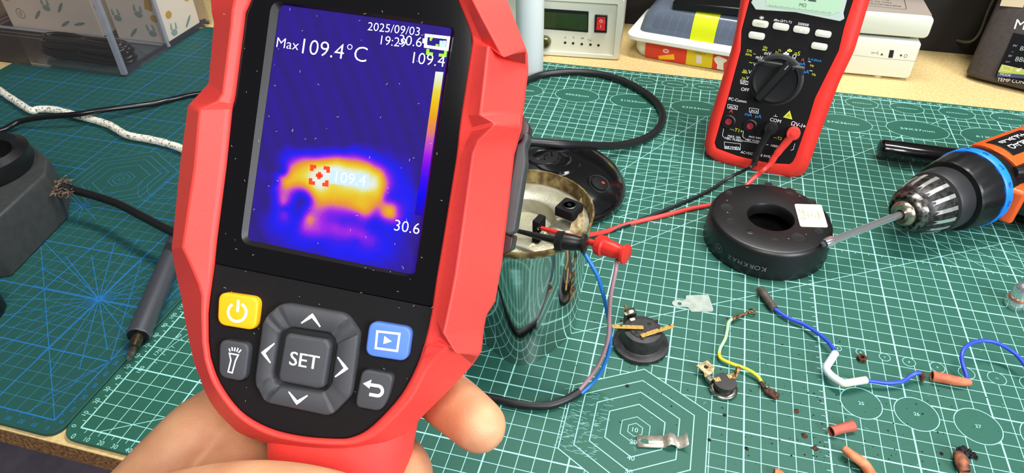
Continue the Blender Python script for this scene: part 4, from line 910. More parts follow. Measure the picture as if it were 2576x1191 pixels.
MB().lathe([(22.6, 33), (24.6, 34), (25.4, 36), (25.4, 49), (24.5, 51), (22, 51)], DF, 150, fn=lambda a, z: 1 + (.010 * math.sin(75 * a) if 35 < z < 50 else 0), c0=False, c1=False).build('knurled_collar', mat('collar_black', (40, 40, 42), .5), dr, smooth=25)
MB().lathe([(22, 51), (28.6, 51.5), (29.6, 53), (31.4, 66), (31.8, 74), (31, 74.5)], DF, 48, c0=False, fn=lambda a, z: 1 - (.035 if (a * 12 / (2 * math.pi)) % 1 < .25 and z > 52 else 0)).build('torque_collar', BLKP, dr, smooth=25)
tr = MB().lathe([(31, 74), (32.2, 74.2), (32.8, 75), (32.8, 81.5), (32, 82)], DF, 72, c0=False, c1=False).build('torque_ring', mat('torque_blue', (20, 128, 232), .4), dr)
b = MB()
for k, n in enumerate((3, 4, 5, 6, 7, 8, 9, 10)):
    a = math.radians(-46 + k * 27)
    b.text(str(n), 6.6, DF @ Matrix.Rotation(a, 4, 'Z') @ Matrix.Translation((32.95, 0, 78.2)) @ Matrix.Rotation(math.pi / 2, 4, 'Y') @ Matrix.Rotation(math.pi, 4, 'Z'))
b.build('torque_numbers', mat('ink_blue', (12, 50, 120), .6), tr, smooth=0)
MB().lathe([(31, 81.5), (31.6, 83), (31, 92), (29.5, 95)], DF, 56, c0=False, c1=False).build('gearbox_ring', BLKP, dr)
MB().lathe([(28.5, 90), (30.5, 92), (31, 110), (31, 190), (28, 215), (18, 222), (.3, 223)], DF, 56).build('motor_housing', BLKM, dr)
# orange shell panels over the motor housing
def cyl_patch(b, a0, a1, z0, z1, r, th_=1.2, na=10, cut=0):
    g = []
    for r_c in (r, r - th_):
        g.append([[(r_c * math.cos(a), r_c * math.sin(a), z + cut * abs(i / na - .5)) for i, a in enumerate([a0 + (a1 - a0) * i / na for i in range(na + 1)])] for z in (z0, z0 + .4 * (z1 - z0), z0 + .8 * (z1 - z0), z1)])
    top, bot = g; loop = []
    rings = []
    for j in range(4): rings.append(top[j] + bot[j][::-1])
    b.loft(rings, DF); return b
b = cyl_patch(MB(), math.radians(56), math.radians(128), 88, 205, 33.0, 3, cut=10); b.build('top_shell', ORG, dr, bevel=.5)
b = cyl_patch(MB(), math.radians(-50), math.radians(20), 90, 205, 32.6, 3, cut=4); b.build('side_shell', ORG, dr, bevel=.5)
b = cyl_patch(MB(), math.radians(71), math.radians(112), 97, 140, 33.6, 1); nm = b.build('name_panel', BLKP, dr, bevel=.3)
b = MB()
for row, (s_, ang) in enumerate((('BLACK+', 98), ('DECKER', 84))):
    for i, ch in enumerate(s_):
        b.text(ch, 8.2, DF @ Matrix.Rotation(math.radians(ang), 4, 'Z') @ Matrix.Translation((33.75, 0, 105 + i * 5.0)) @ Matrix.Rotation(math.pi / 2, 4, 'Y') @ Matrix.Rotation(-math.pi / 2, 4, 'Z'))
b.build('name_letters', WHITE, nm, smooth=0)
def ts(t, s_, z=0): return (s_, z, t)
DG = DF @ Matrix.Rotation(-math.pi / 2, 4, 'X')         # local: x = handle side, y = -axis, z = up
def gpoly(P): return [(s_, -t) for t, s_ in P]
MB().prism(gpoly([(88, 6), (84, 14), (82, 30), (86, 38), (91, 36), (95, 30), (104, 27), (118, 30), (128, 20), (150, 10), (150, -2), (88, -2)]), -16, 15, DG).build('guard', ORG, dr, bevel=3, bseg=3)
MB().prism(gpoly([(93, 28), (100, 46), (108, 62), (120, 62), (126, 30)]), -11, 11, DG).build('trigger', BLKS, dr, bevel=3, bseg=3)
MB().prism(gpoly([(118, 20), (116, 60), (120, 100), (128, 150), (165, 140), (160, 90), (158, 20)]), -15, 15, DG).build('handle', BLKM, dr, bevel=6, bseg=3)
MB().rbox(46, 78, 34, 8, DG @ Matrix.Translation((165, -140, 0))).build('battery', BLKP, dr, bevel=1)
b = MB(); b.tube([DF @ Vector(p) for p in ((20, 23, 90), (23, 23, 100), (24, 22, 118), (24, 21, 150))], [4.5, 6.0, 5.6, 5], 16).build('speed_lever', BLKP, dr)
bit = thing('screwdriver_bit', 'steel bit extension held in the drill chuck, pointing at the ring base', 'drill bit', at(2170, 580, 30))
ts0, ts1 = at(2093, 607, 30), DF @ Vector((0, 0, 4)); dd = (ts0 - ts1).normalized()
MB().tube([ts1, ts0], 2.9, 20).build('shaft', CHROME, bit)
MB().tube([ts0 - dd * 1, ts0 - dd * .2, ts0 + dd * 3, ts0 + dd * 7], [3.3, 4.1, 4.1, 3.4], 12).build('socket_end', CHROME, bit, smooth=30)
MB().tube([ts0 + dd * 6.5, ts0 + dd * 9.5, ts0 + dd * 11], [2.6, 2.4, 1.2], 6).build('tip', BLKP, bit)
# pliers under the drill
pw = thing('pliers', 'pliers with black dipped handle sticking out from under the drill', 'pliers', at(2330, 420, 0))
MB().tube(spline([at(2210, 372, 13), at(2228, 374, 13), at(2270, 380, 14), at(2330, 388, 14), at(2400, 396, 13), at(2460, 400, 12), at(2530, 394, 11), at(2590, 385, 10)], 6), [3.0, 6.6, 8.4, 9.4] + [10] * 39, 18, flat=.85).build('handle', BLKS, pw)
MB().tube(spline([at(2400, 412, 6), at(2470, 410, 6), at(2540, 404, 6), at(2610, 390, 8)], 6), [4.5] * 19, 12).build('handle', BLKS, pw)
MB().tube([at(2590, 385, 9), at(2640, 376, 9), at(2720, 360, 9)], [8, 10, 3], 10).build('jaw', STEEL, pw)

# ------------------------------------------------------------------ small parts spread over the mat
def F2(x0, y0, s_): return zs(x0, y0, s_)
ZP = F2(1380, 640, .20186); ZQ = F2(1700, 680, .30220); ZS = F2(2040, 680, .42914); ZK = F2(1380, 880, .27950)
def a_(Z, x, y, z=0.): return at(*Z(x, y), z)
# round contact plate
c = at(1611, 868, 0); pg = thing('contact_plate', 'round black plastic contact plate with brass strips beside the pot', 'connector', c)
MB().lathe([(19.2, 0), (19.4, 1.8), (18.9, 3.2), (15.6, 4), (14.2, 5.2), (13.4, 14), (12.8, 15.4), (9.4, 15.8), (8.8, 16.6), (.3, 16.6)], T(c.x, c.y, 0), 56, fn=lambda a, z: 1 - (.04 if z < 3 and (a * 9) % 2.1 < .35 else 0)).build('base', mat('bakelite', (44, 42, 42), .5, rgb2=(30, 29, 29), nscale=200), pg, smooth=35)
def strip(b, p, q, w, z, h=.6):
    d = (q - p); n_ = Vector((-d.y, d.x)).normalized() * w / 2
    b.prism(roundpoly([(p.x + n_.x, p.y + n_.y), (p.x - n_.x, p.y - n_.y), (q.x - n_.x, q.y - n_.y), (q.x + n_.x, q.y + n_.y)], w * .3, 4), z, z + h); return b
strip(MB(), a_(ZP, 790, 895, 18), a_(ZP, 1185, 910, 18), 3.4, 17.2, .7).build('contact_strip', BRASS, pg, bevel=.15)
strip(MB(), a_(ZP, 1150, 1015, 18), a_(ZP, 1560, 885, 18), 3.4, 17.2, .7).build('contact_strip', BRASS, pg, bevel=.15)
q1, q2 = a_(ZP, 950, 640, 22), a_(ZP, 1000, 740, 15.5); b = MB(); b.tube([q1, q2], 1.7, 8, flat=.45); b.build('contact_prong', mat('prong_tin', (176, 160, 120), .4, metal=.7, rgb2=(110, 80, 50), nscale=300), pg)
q = a_(ZP, 1015, 770, 10); MB().box(7, 6, 14, T(q.x, q.y, 8.2, rz=.5)).build('terminal_lug', mat('bakelite', (44, 42, 42), .5), pg, bevel=.5)
strip(MB(), a_(ZP, 950, 745, 16), a_(ZP, 1055, 705, 16), 2.4, 15.4, .8).build('prong_foot', mat('pale_metal', (228, 216, 176), .5), pg)
strip(MB(), a_(ZP, 1015, 825, 16), a_(ZP, 1075, 812, 16), 2.2, 16.0, .6).build('rivet_pad', mat('pale_metal', (228, 216, 176), .5), pg)
for (x, y) in ((905, 890), (1375, 925), (1200, 970), (1510, 882)):
    q = a_(ZP, x, y, 18); MB().lathe([(.75, 0), (.7, .1), (.1, .1)], T(q.x, q.y, 17.9), 12).build('rivet_hole', HOL, pg)
for (x, y, r) in ((1255, 870, 1.5), (1090, 980, 1.6), (905, 825, 1.3), (1350, 830, 1.3)):
    q = a_(ZP, x, y, 16.4); MB().lathe([(r, 0), (r, .1), (.1, .1)], T(q.x, q.y, 15.9 if r < 1.4 else 16.6), 14).build('hole', HOL, pg)
for (x, y) in ((1055, 1090), (1345, 1065)):
    q = a_(ZP, x, y, 11.5); MB().box(2.6, 2.0, 3.4, T(q.x, q.y + .6, 11.5)).build('side_slot', HOL, pg)
# tinned tag
pl_ = [a_(ZP, *p) for p in ((1535, 625), (1548, 590), (1600, 572), (1665, 585), (1705, 578), (1712, 522), (1990, 514), (2052, 695), (2045, 722), (1775, 726), (1735, 668), (1570, 662))]
ho = a_(ZP, 1632, 626)
outer = roundpoly([(p.x, p.y) for p in pl_], 1.0, 3); inner = circle(1.35, len(outer), ho.x, ho.y)
tg = thing('metal_tag', 'small pale tin tag with one eyelet lying flat on the mat', 'metal part', ho)
MB().prism(outer, .15, .75).build('plate', mat('tin_pale', (176, 188, 178), .45, metal=.4, rgb2=(160, 170, 160), nscale=160), tg, smooth=0)
MB().lathe([(1.6, 0), (1.55, .06), (.1, .06)], T(ho.x, ho.y, .76), 20).build('eyelet_hole', GREEN, tg)
# earth wire
ew = thing('earth_wire', 'short yellow green wire with ring terminal and rusty spade end', 'wire', a_(ZQ, 360, 700))
MB().tube(spline([a_(ZQ, 470, 405, 3), a_(ZQ, 438, 440, 3), a_(ZQ, 428, 500, 3), a_(ZQ, 410, 575, 3), a_(ZQ, 372, 645, 3), a_(ZQ, 360, 690, 3)]), 1.15, 10).build('green_side', mat('wire_palegreen', (170, 214, 160), .4), ew)
MB().tube(spline([a_(ZQ, 360, 688, 3), a_(ZQ, 368, 728, 3), a_(ZQ, 410, 756, 3), a_(ZQ, 480, 785, 3.5), a_(ZQ, 560, 812, 4), a_(ZQ, 640, 852, 4), a_(ZQ, 690, 895, 3), a_(ZQ, 715, 940, 2.5)]), 1.15, 10).build('yellow_side', mat('wire_yellow', (222, 212, 50), .4), ew)
BRN = mat('burnt_copper', (150, 112, 66), .45, metal=.6, rgb2=(60, 38, 24), nscale=500, thr=(.4, .6))
q = a_(ZQ, 634, 346, 2.5); b = MB(); b.loft([[(q.x + r * math.cos(t), q.y + r * math.sin(t), z) for r, z in ((2.9, 2), (2.9, 2.9), (1.8, 2.9), (1.8, 2))] for t in [2 * math.pi * k / 28 for k in range(28)]], closed=True); b.build('ring_terminal', BRN, ew)
MB().tube([a_(ZQ, 470, 412, 3), a_(ZQ, 500, 396, 3), a_(ZQ, 545, 378, 3), a_(ZQ, 590, 362, 2.5)], [1.5, 1.5, 1.1, 1.3], 10).build('crimp_barrel', BRN, ew)
b = MB(); b.tube([a_(ZQ, 708, 935, 2.5), a_(ZQ, 740, 985, 2.5)], 1.4, 8); d0 = (a_(ZQ, 850, 1062, 2) - a_(ZQ, 750, 995, 2)); m0 = (a_(ZQ, 850, 1062, 2) + a_(ZQ, 750, 995, 2)) / 2
b.rbox(d0.length, 5.6, 2.6, .9, T(m0.x, m0.y, 2, rz=math.atan2(d0.y, d0.x)), e=.5); b.build('spade_end', RUST, ew)
# thermostat disc
c = a_(ZQ, 392, 1000, 0); td = thing('thermostat_disc', 'round thermostat with black top, rusty mounting ear and two brass tabs', 'thermostat', c)
MB().lathe([(8.4, .3), (9, .8), (9, 2.4), (8.3, 3), (6.4, 3.2)], T(c.x, c.y, 0), 40).build('metal_cup', STEEL, td)
MB().lathe([(6.2, 3), (6.2, 4.6), (6.9, 5.0), (7.4, 8.2), (7.1, 8.8), (.3, 8.9)], T(c.x, c.y, 0), 40).build('black_top', mat('bakelite', (44, 42, 42), .5), td)
e0, e1 = a_(ZQ, 190, 800, 6), a_(ZQ, 330, 880, 6)
b = MB(); er = [a_(ZQ, 172, 795, 6), a_(ZQ, 262, 752, 6), a_(ZQ, 325, 812, 6), a_(ZQ, 300, 870, 5), a_(ZQ, 240, 900, 5), a_(ZQ, 232, 850, 6)]
b.prism([(p.x, p.y) for p in er], 5.4, 6.0); b.build('mounting_ear', mat('stained_metal', (198, 184, 142), .5), td, smooth=0)
q = a_(ZQ, 252, 808, 6); MB().lathe([(1.5, 0), (1.5, .06), (.1, .06)], T(q.x, q.y, 6.02), 18).build('ear_hole', HOL, td)
q = a_(ZQ, 262, 905, 3); MB().box(5, 3.5, 4, T(q.x + 1.3, q.y - 1, 3.5, rz=-.9)).build('side_clamp', STEEL, td, bevel=.4)
for (x, y, x2, y2) in ((345, 912, 300, 905), (455, 885, 500, 862)):
    q = a_(ZQ, x, y, 9); q2 = a_(ZQ, x2, y2, 9)
    tb_ = MB().box(4.2, 3.4, .5, T(q.x, q.y, 9.1, rz=.5)); tb_.build('terminal_tab', BRASS, td, bevel=.1)
    MB().lathe([(.9, 0), (.8, .5), (.1, .7)], T(q.x, q.y, 9.3), 14).build('rivet', CHROME, td)
b = MB(); b.add([p[:] for p in (a_(ZQ, 470, 905, 9.2), a_(ZQ, 500, 905, 9.2), a_(ZQ, 548, 815, 14), a_(ZQ, 515, 795, 15), a_(ZQ, 480, 850, 11))], [(0, 1, 2, 3, 4)]); o = b.build('bent_tab', BRN, td, smooth=0); s_ = o.modifiers.new('s', 'SOLIDIFY'); s_.thickness = .0006
# blue wire with connector and white sleeve
WB = mat('wire_royal', (44, 74, 206), .35)
bw = thing('heater_wire', 'blue wire with dark crimp cover and bent white sleeve', 'wire', at(2090, 900))
p0, p1 = a_(ZQ, 700, 155, 4), a_(ZQ, 822, 325, 3.2)
MB().tube([p0, p0.lerp(p1, .1), p0.lerp(p1, .9), p1], [2.9, 3.1, 3.0, 2.5], 16).build('crimp_cover', mat('cover_grey', (86, 76, 66), .6, rgb2=(64, 58, 52), nscale=200), bw, smooth=50)
dpv = (p0 - p1).normalized(); MB().tube([p0 + dpv * .03, p0 + dpv * .12], 2.0, 14).build('crimp_bore', mat('bore_ochre', (150, 96, 36), .7), bw)
MB().tube(spline([a_(ZQ, 815, 318, 3), a_(ZQ, 870, 358, 3), a_(ZQ, 930, 396, 3), a_(ZQ, 1000, 425, 3.5), a_(ZQ, 1070, 455, 4), a_(ZQ, 1180, 525, 5), a_(ZQ, 1270, 602, 6), a_(ZQ, 1330, 690, 7)]), 1.35, 12).build('wire', WB, bw)
MB().tube(spline([a_(ZS, 142, 488, 7), a_(ZS, 112, 535, 7), a_(ZS, 90, 575, 7), a_(ZS, 112, 612, 7), a_(ZS, 160, 648, 7), a_(ZS, 195, 664, 7), a_(ZS, 240, 658, 7), a_(ZS, 322, 645, 6)]), 2.5, 16).build('white_sleeve', mat('sleeve_white', (206, 224, 236), .4, rgb2=(226, 218, 190), nscale=60, coat=.3), bw)
MB().tube(spline([a_(ZS, 315, 646, 6), a_(ZS, 380, 655, 5.5), a_(ZS, 460, 662, 5), a_(ZS, 540, 652, 5), a_(ZS, 585, 622, 6), a_(ZS, 615, 606, 7), a_(ZS, 640, 603, 7)]), 1.35, 12).build('wire', WB, bw)
MB().tube([a_(ZS, 628, 603, 7), a_(ZS, 650, 610, 6), a_(ZS, 655, 635, 4), a_(ZS, 648, 655, 2.5)], [1.2, 1.9, 1.9, 1.0], 8).build('burnt_end', RUST, bw)
# orange sleeve with blue wire
OR_ = mat('sleeve_orange', (204, 118, 78), .6, rgb2=(176, 92, 60), nscale=120)
def tubing(name, label, pts, r, m_=OR_, hole=(True, True), parent=None, squash=None):
    P = spline(pts, 5); n = len(P)
    R = r if not isinstance(r, (list, tuple)) else [q.x for q in spline([(x, 0, 0) for x in r], 5)]
    if parent is None: t = thing(name, label, 'sleeve', (pts[0] + pts[-1]) / 2)
    else: t = parent
    MB().tube(P, R, 18, caps=False).build('sleeve_wall', m_, t)
    ob = [o for o in t.children if o.name.startswith('sleeve_wall')][-1]
    s_ = ob.modifiers.new('s', 'SOLIDIFY'); s_.thickness = .0005; s_.offset = -1
    for k, (e, n_) in enumerate(((P[0], P[1]), (P[-1], P[-2]))):
        if hole[k]:
            d = (n_ - e).normalized(); rr_ = (R if not isinstance(R, list) else R[0 if k == 0 else -1]); MB().tube([e + d * 1.2, e + d * 1.5], rr_ * .8, 14).build('dark_bore', mat('bore_dark', (60, 26, 16), .8), t)
    return t
s1 = thing('heater_wire', 'looped blue wire coming out of a terracotta sleeve', 'wire', at(2440, 900))
tubing('', '', [a_(ZS, 708, 622, 4), a_(ZS, 780, 635, 4), a_(ZS, 850, 650, 4), a_(ZS, 932, 660, 3)], [3.5, 3.4, 3.2, 2.4], parent=s1, hole=(True, False))
MB().tube(spline([a_(ZS, 915, 660, 3), a_(ZS, 912, 620, 5), a_(ZS, 892, 560, 9), a_(ZS, 884, 510, 12), a_(ZS, 900, 460, 14), a_(ZS, 950, 425, 15), a_(ZS, 1030, 414, 15), a_(ZS, 1110, 436, 14), a_(ZS, 1190, 485, 12), a_(ZS, 1245, 545, 10), a_(ZS, 1300, 640, 6)]), 1.35, 12).build('wire', WB, s1)
tubing('heat_sleeve', 'short torn reddish sleeve below the circle printed 25', [a_(ZS, 118, 948, 3.2), a_(ZS, 160, 935, 3.2), a_(ZS, 200, 925, 3.2), a_(ZS, 245, 915, 2.6)], [3.2, 3.0, 3.1, 3.6], mat('sleeve_red', (176, 88, 70), .6))
tubing('heat_sleeve', 'bent pale orange sleeve with a torn crease at the bottom edge', [a_(ZS, 192, 1046, 6), a_(ZS, 240, 1085, 6), a_(ZS, 290, 1120, 5), a_(ZS, 320, 1150, 4), a_(ZS, 350, 1200, 4), a_(ZS, 370, 1260, 3)], [2.2, 2.7, 3.0, 3.1, 3.2, 3.0], mat('sleeve_pale', (226, 140, 96), .6, rgb2=(196, 110, 72), nscale=120))
s3 = tubing('heat_sleeve', 'scorched brown sleeve with charred flakes on its upper end', [a_(ZS, 862, 1075, 4), a_(ZS, 878, 1110, 4), a_(ZS, 890, 1145, 4), a_(ZS, 905, 1185, 3)], [3.0, 3.6, 3.7, 3.0], mat('sleeve_scorched', (168, 100, 70), .7, rgb2=(70, 40, 30), nscale=150))
CHAR = mat('char_black', (40, 36, 36), .8, rgb2=(16, 14, 14), nscale=600)
def flake(b, c, r, zmax=2.5):
    pts = []; n = 8
    for rg, z in ((1, 0), (.8, .5), (.35, 1)):
        pts.append([(c.x + r * rg * random.uniform(.6, 1.3) * math.cos(2 * math.pi * k / n), c.y + r * rg * random.uniform(.6, 1.3) * math.sin(2 * math.pi * k / n), c.z + z * zmax * random.uniform(.5, 1.2)) for k in range(n)])
    b.loft(pts)
b = MB()
for (x, y, r, z) in ((865, 1062, 2.0, 5), (895, 1050, 2.2, 5), (925, 1070, 2.2, 3), (950, 1085, 2.0, 1), (905, 1085, 2.0, 3), (965, 1105, 1.6, 0), (880, 1050, 1.6, 7), (935, 1100, 1.4, 0)): flake(b, a_(ZS, x, y, z), r, 2.6)
b.build('charred_flakes', CHAR, s3, smooth=0, kind='stuff')
tubing('heat_sleeve', 'tip of an orange sleeve cut off by the bottom edge of the photo', [a_(ZK, 2030, 1108, 2.5), a_(ZK, 2080, 1125, 2.5), a_(ZK, 2110, 1180, 2.5)], 2.6, OR_)
# rusty nut
c = a_(ZS, 298, 519, 1.2)
nt_ = MB(); n6 = 24; nt_.loft([[(c.x + r * k_ * math.cos(t), c.y + r * k_ * math.sin(t), z) for r, z in ((2.9, .1), (2.9, 3.0), (1.4, 3.0), (1.4, .1))] for t, k_ in [(2 * math.pi * k / n6, (1 / math.cos(((2 * math.pi * k / n6) % (math.pi / 3)) - math.pi / 6)) if True else 1) for k in range(n6)]], closed=True)
tag(nt_.build('nut', RUST, smooth=20), 'small rusty brown nut sitting on the printed circle 6', 'nut')
# sockets
c = at(2549, 769, 0); so = thing('socket', 'small chrome socket with copper ring standing at the right edge', 'socket', c)
MB().lathe([(6.3, 0), (6.7, .8), (6.9, 7), (6.2, 8.2)], T(c.x, c.y, 0), 40).build('lower_body', CHROME, so)
MB().lathe([(6.2, 8.1), (6.5, 8.8), (6.1, 9.6), (5.4, 9.8)], T(c.x, c.y, 0), 30).build('copper_ring', mat('copper', (222, 150, 112), .3, metal=.9), so)
MB().lathe([(5.4, 9.6), (5.3, 18), (4.8, 18.8), (3.0, 18.8), (2.8, 14), (.2, 14)], T(c.x, c.y, 0), 30).build('upper_body', CHROME, so)
# spring clip: profile swept across its width
pA, pB = a_(ZK, 795, 830, .5), a_(ZK, 1245, 850, .5); ax = (pB - pA); L = ax.length; ax.normalize(); wv = Vector((-ax.y, ax.x, 0)) * 4.2
PR = [(0, .4), (.2, .4), (.5, .6), (.55, .7), (.59, 3.0), (.66, 4.3), (.73, 3.6), (.78, 1.2), (.84, .3), (.88, 1.4), (.94, 2.4), (1.0, 5.4)]
sp = thing('spring_clip', 'bent steel spring clip with an oval slot lying over the hexagons', 'clip', pA)
P_2 = [pA + ax * (L * t) + Vector((0, 0, z)) for t, z in PR]
b = MB(); n = len(P_2); vv = [p + wv for p in P_2] + [p - wv for p in P_2]
b.add([v_[:] for v_ in vv], [(i, i + 1, n + i + 1, n + i) for i in range(n - 1)]); o = b.build('strip', mat('spring_steel', (196, 190, 176), .35, metal=.45, rgb2=(168, 160, 142), nscale=200), sp, smooth=35); s_ = o.modifiers.new('s', 'SOLIDIFY'); s_.thickness = .0005
q = a_(ZK, 868, 830, 1); MB().prism([(q.x + x, q.y + y) for x, y in circle(2.9, 24, ry=1.9)], 1.25, 1.42, I4).build('slot', GREEN, sp, smooth=0)
q = a_(ZK, 812, 828, 1); MB().prism([(q.x + x, q.y + y) for x, y in circle(1.1, 12, ry=3.4)], 1.1, 1.34, I4).build('rust_stain', mat('stain_orange', (196, 150, 64), .6), sp, smooth=0)
q = a_(ZK, 898, 858, 1); MB().prism([(q.x + x, q.y + y) for x, y in circle(1.6, 12, ry=1.3)], 1.1, 1.34, I4).build('rust_stain', mat('stain_orange', (196, 150, 64), .6), sp, smooth=0)
# larger crumbs
for k, (u, v, r, lb_) in enumerate(((2003, 1035, 2.0, 'dark brown crumb nearest the rusty spade end of the yellow wire'), (2023, 1097, 2.0, 'brown crumb between the reddish sleeve and the yellow wire end'), (2051, 1129, 2.2, 'brown flaky crumb just left of the bent pale sleeve'), (1785, 1108, 1.3, 'black crumb by the right side of the hexagons, in line with the clip'),
        (1878, 1129, 1.3, 'black crumb low on the mat, right of the hexagons and below the thermostat'), (1578, 972, 1.4, 'dark crumb inside the largest hexagon near its top left'), (1823, 1046, 1.3, 'small dark crumb below the thermostat disc'), (2368, 1142, 1.2, 'black crumb just left of the scorched sleeve'))):
    b = MB(); flake(b, at(u, v, .1), r, 1.3); tag(b.build('crumb', RUST if k < 3 else CHAR, smooth=0), lb_, 'crumb', 'burnt crumbs on the mat')
b = MB()
def speck(x, y, r):
    a0 = random.uniform(0, 6.3); n = 5
    b.add([(x + r * random.uniform(.5, 1.4) * math.cos(a0 + 2 * math.pi * k / n), y + r * random.uniform(.5, 1.4) * math.sin(a0 + 2 * math.pi * k / n), .1) for k in range(n)] + [(x, y, .1 + r)], [(k, (k + 1) % n, n) for k in range(n)])
for k in range(520):
    cx, cy, s_ = random.choice([(425, 110, 30), (445, 95, 25), (470, 110, 25), (405, 150, 28), (350, 120, 40), (500, 115, 30), (440, 165, 30), (360, 170, 30), (400, 100, 45), (550, 130, 40)])
    x, y = random.gauss(cx, s_), random.gauss(cy, s_ * .8)
    if y > 25: speck(x, y, abs(random.gauss(0, .28)) + .12)
o = b.build('debris', CHAR, smooth=0); tag(o, 'fine black burnt specks scattered across the lower right of the mat', 'debris', kind='stuff')

# ------------------------------------------------------------------ left side of the bench
sd = thing('precision_screwdriver', 'grey metal pen screwdriver lying left of the thermal camera', 'screwdriver', at(360, 840))
t0, t1 = at(322, 908, 7.5), at(452, 600, 8.2); dd = (t1 - t0).normalized(); Ls = (t1 - t0).length
def al(k): return t0 + dd * k
MB().tube([al(22), al(22.6), al(Ls + 30), al(Ls + 30.5)], [7.3, 8.0, 8.0, 7.5], 32).build('barrel', mat('anodised_grey', (104, 106, 114), .36, metal=.7), sd, smooth=40)
MB().tube([al(22.3), al(21.6)], [7.2, 7.0], 28).build('end_face', BLKP, sd)
MB().tube([al(21.8), al(17), al(16.5), al(12)], [4.2, 4.0, 3.4, 3.1], 20).build('collet', mat('collet_dark', (84, 74, 56), .3, metal=.8), sd, smooth=30)
MB().tube([al(12), al(11), al(4), al(1.5), al(0)], [2.2, 2.6, 2.2, 1.4, .6], 6).build('bit', STEEL, sd, smooth=20)
gb = thing('tool_stand', 'dark grey plastic tool stand at the left edge with a black rubber wheel', 'stand', (-240, 160, 0))
fp = [(-156, 106), (-169, 181), (-186, 203), (-215, 217), (-248, 222), (-340, 215), (-340, 80), (-205, 88), (-172, 98)]
MB().loft([[(x, y, 0) for x, y in fp], [(x, y, 42) for x, y in fp], [((x + 240) * .985 - 240, (y - 160) * .985 + 160, 46) for x, y in fp]]).build('body', DGREY, gb, smooth=25, bevel=1.5)
c = at(-45, 405, 56); MB().loft([[(c.x + r * math.cos(t), c.y + r * math.sin(t), z) for r, z in ((34, 46), (37, 52), (36, 62), (30, 66), (24, 62), (22, 46))] for t in [2 * math.pi * k / 48 for k in range(48)]], closed=True).build('rubber_wheel', BLKP, gb)
tag(MB().tube(spline([at(158, 468, 30), at(190, 480, 27), at(240, 494, 26), at(300, 515, 27), at(360, 546, 28), at(430, 582, 28), at(520, 620, 24), at(620, 660, 14), at(700, 690, 3)]), 3.4, 14).build('stand_cable', CABLE), 'black cable running from the frayed end at the grey stand to behind the camera', 'cable')
b = MB()
for k in range(70):
    p = at(random.uniform(132, 185), random.uniform(452, 492), 30); q = p + Vector((random.gauss(0, 2.4), random.gauss(-1, 2.4), random.gauss(0, 2))); b.tube([p, q], .7, 4)
b.build('frayed_braid', mat('fray_brown', (120, 96, 76), .9, rgb2=(60, 48, 40), nscale=300), gb, smooth=0, kind='stuff')
ROPE = mat('braid_white', (232, 228, 210), .8, rgb2=(110, 108, 100), nscale=420, thr=(.55, .61), bump=.8, bscale=700)
tag(MB().tube(spline([at(-60, 180, 4.5), at(0, 228, 4.5), at(40, 255, 4.5), at(78, 278, 4.5), at(100, 275, 4.5), at(140, 277, 4.5), at(190, 290, 4.5), at(235, 302, 4.5), at(275, 315, 4.5), at(320, 340, 4.5), at(380, 352, 4.5), at(440, 368, 4.5), at(520, 400, 4.5), at(620, 420, 4.5)]), 3.9, 14, fn=lambda i, a: 1 + .05 * math.sin(6 * a + i * 1.3)).build('braided_cord', ROPE), 'white braided cord with grey flecks running behind the camera', 'cord')
tag(MB().tube(spline([at(-80, 350, 4), at(0, 330, 6), at(50, 306, 9), at(110, 295, 12), at(190, 288, 14), at(260, 277, 13), at(330, 268, 9), at(390, 260, 5), at(440, 248, 3.5), at(500, 236, 3.5), at(600, 226, 3.5)]), 2.9, 12).build('thin_cable', mat('cable_gloss', (20, 19, 19), .22)), 'thin glossy black cable crossing over the white braided cord', 'cable')
c = at(-58, 795, 0); tin = thing('round_tin', 'black round tin with white rim lettering, cut off by the left edge', 'tin', c); rr_ = (at(14, 790, 18) - at(-58, 795, 18)).length
MB().lathe([(rr_ * .97, 0), (rr_, 1), (rr_, 16), (rr_ * .97, 17.5), (rr_ * .82, 18), (rr_ * .8, 17), (.5, 17)], T(c.x, c.y, 0), 64).build('tin_body', BLKP, tin)
b = MB()
for i, ch in enumerate('SVOAS WORK'): 
    a = math.radians(-26 + i * 11); b.text(ch, 3.6, T(c.x + rr_ * .9 * math.cos(a), c.y + rr_ * .9 * math.sin(a), 18.0, rz=a + math.pi / 2))
b.build('rim_lettering', PG, tin, smooth=0)

# ------------------------------------------------------------------ clear organiser box with its contents
CL = clear('clear_plastic', (244, 243, 244), .06, .04, body=.025, bodycol=(210, 200, 195)); CLE = clear('clear_edge', (225, 228, 235), .2, .2, body=.45, bodycol=(200, 205, 215))
ob_ = thing('clear_organiser', 'clear plastic organiser box at the back left holding cartons and a cable', 'storage box', (-455, 515, 0))
X0, X1, Y0, Y1, HZ = -610, -307, 430, 602, 190
MB().box(X1 - X0, Y1 - Y0, 2.5, T((X0 + X1) / 2, (Y0 + Y1) / 2, 1.4)).build('floor_panel', CL, ob_, smooth=0)
MB().box(X1 - X0, 2.4, HZ, T((X0 + X1) / 2, Y0 + 1.2, HZ / 2 + 2.7)).build('front_panel', CL, ob_, smooth=0)
MB().box(X1 - X0, 2.4, HZ, T((X0 + X1) / 2, Y1 - 1.2, HZ / 2 + 2.7)).build('back_panel', CL, ob_, smooth=0)
MB().box(2.4, Y1 - Y0 - 5, HZ, T(X1 - 1.2, (Y0 + Y1) / 2, HZ / 2 + 2.7)).build('side_panel', CL, ob_, smooth=0)
MB().box(2.4, Y1 - Y0 - 5, HZ, T(X0 + 1.2, (Y0 + Y1) / 2, HZ / 2 + 2.7)).build('side_panel', CL, ob_, smooth=0)
MB().box(X1 - X0 - 5, 2.4, HZ, T((X0 + X1) / 2, 517, HZ / 2 + 2.7)).build('divider', CL, ob_, smooth=0)
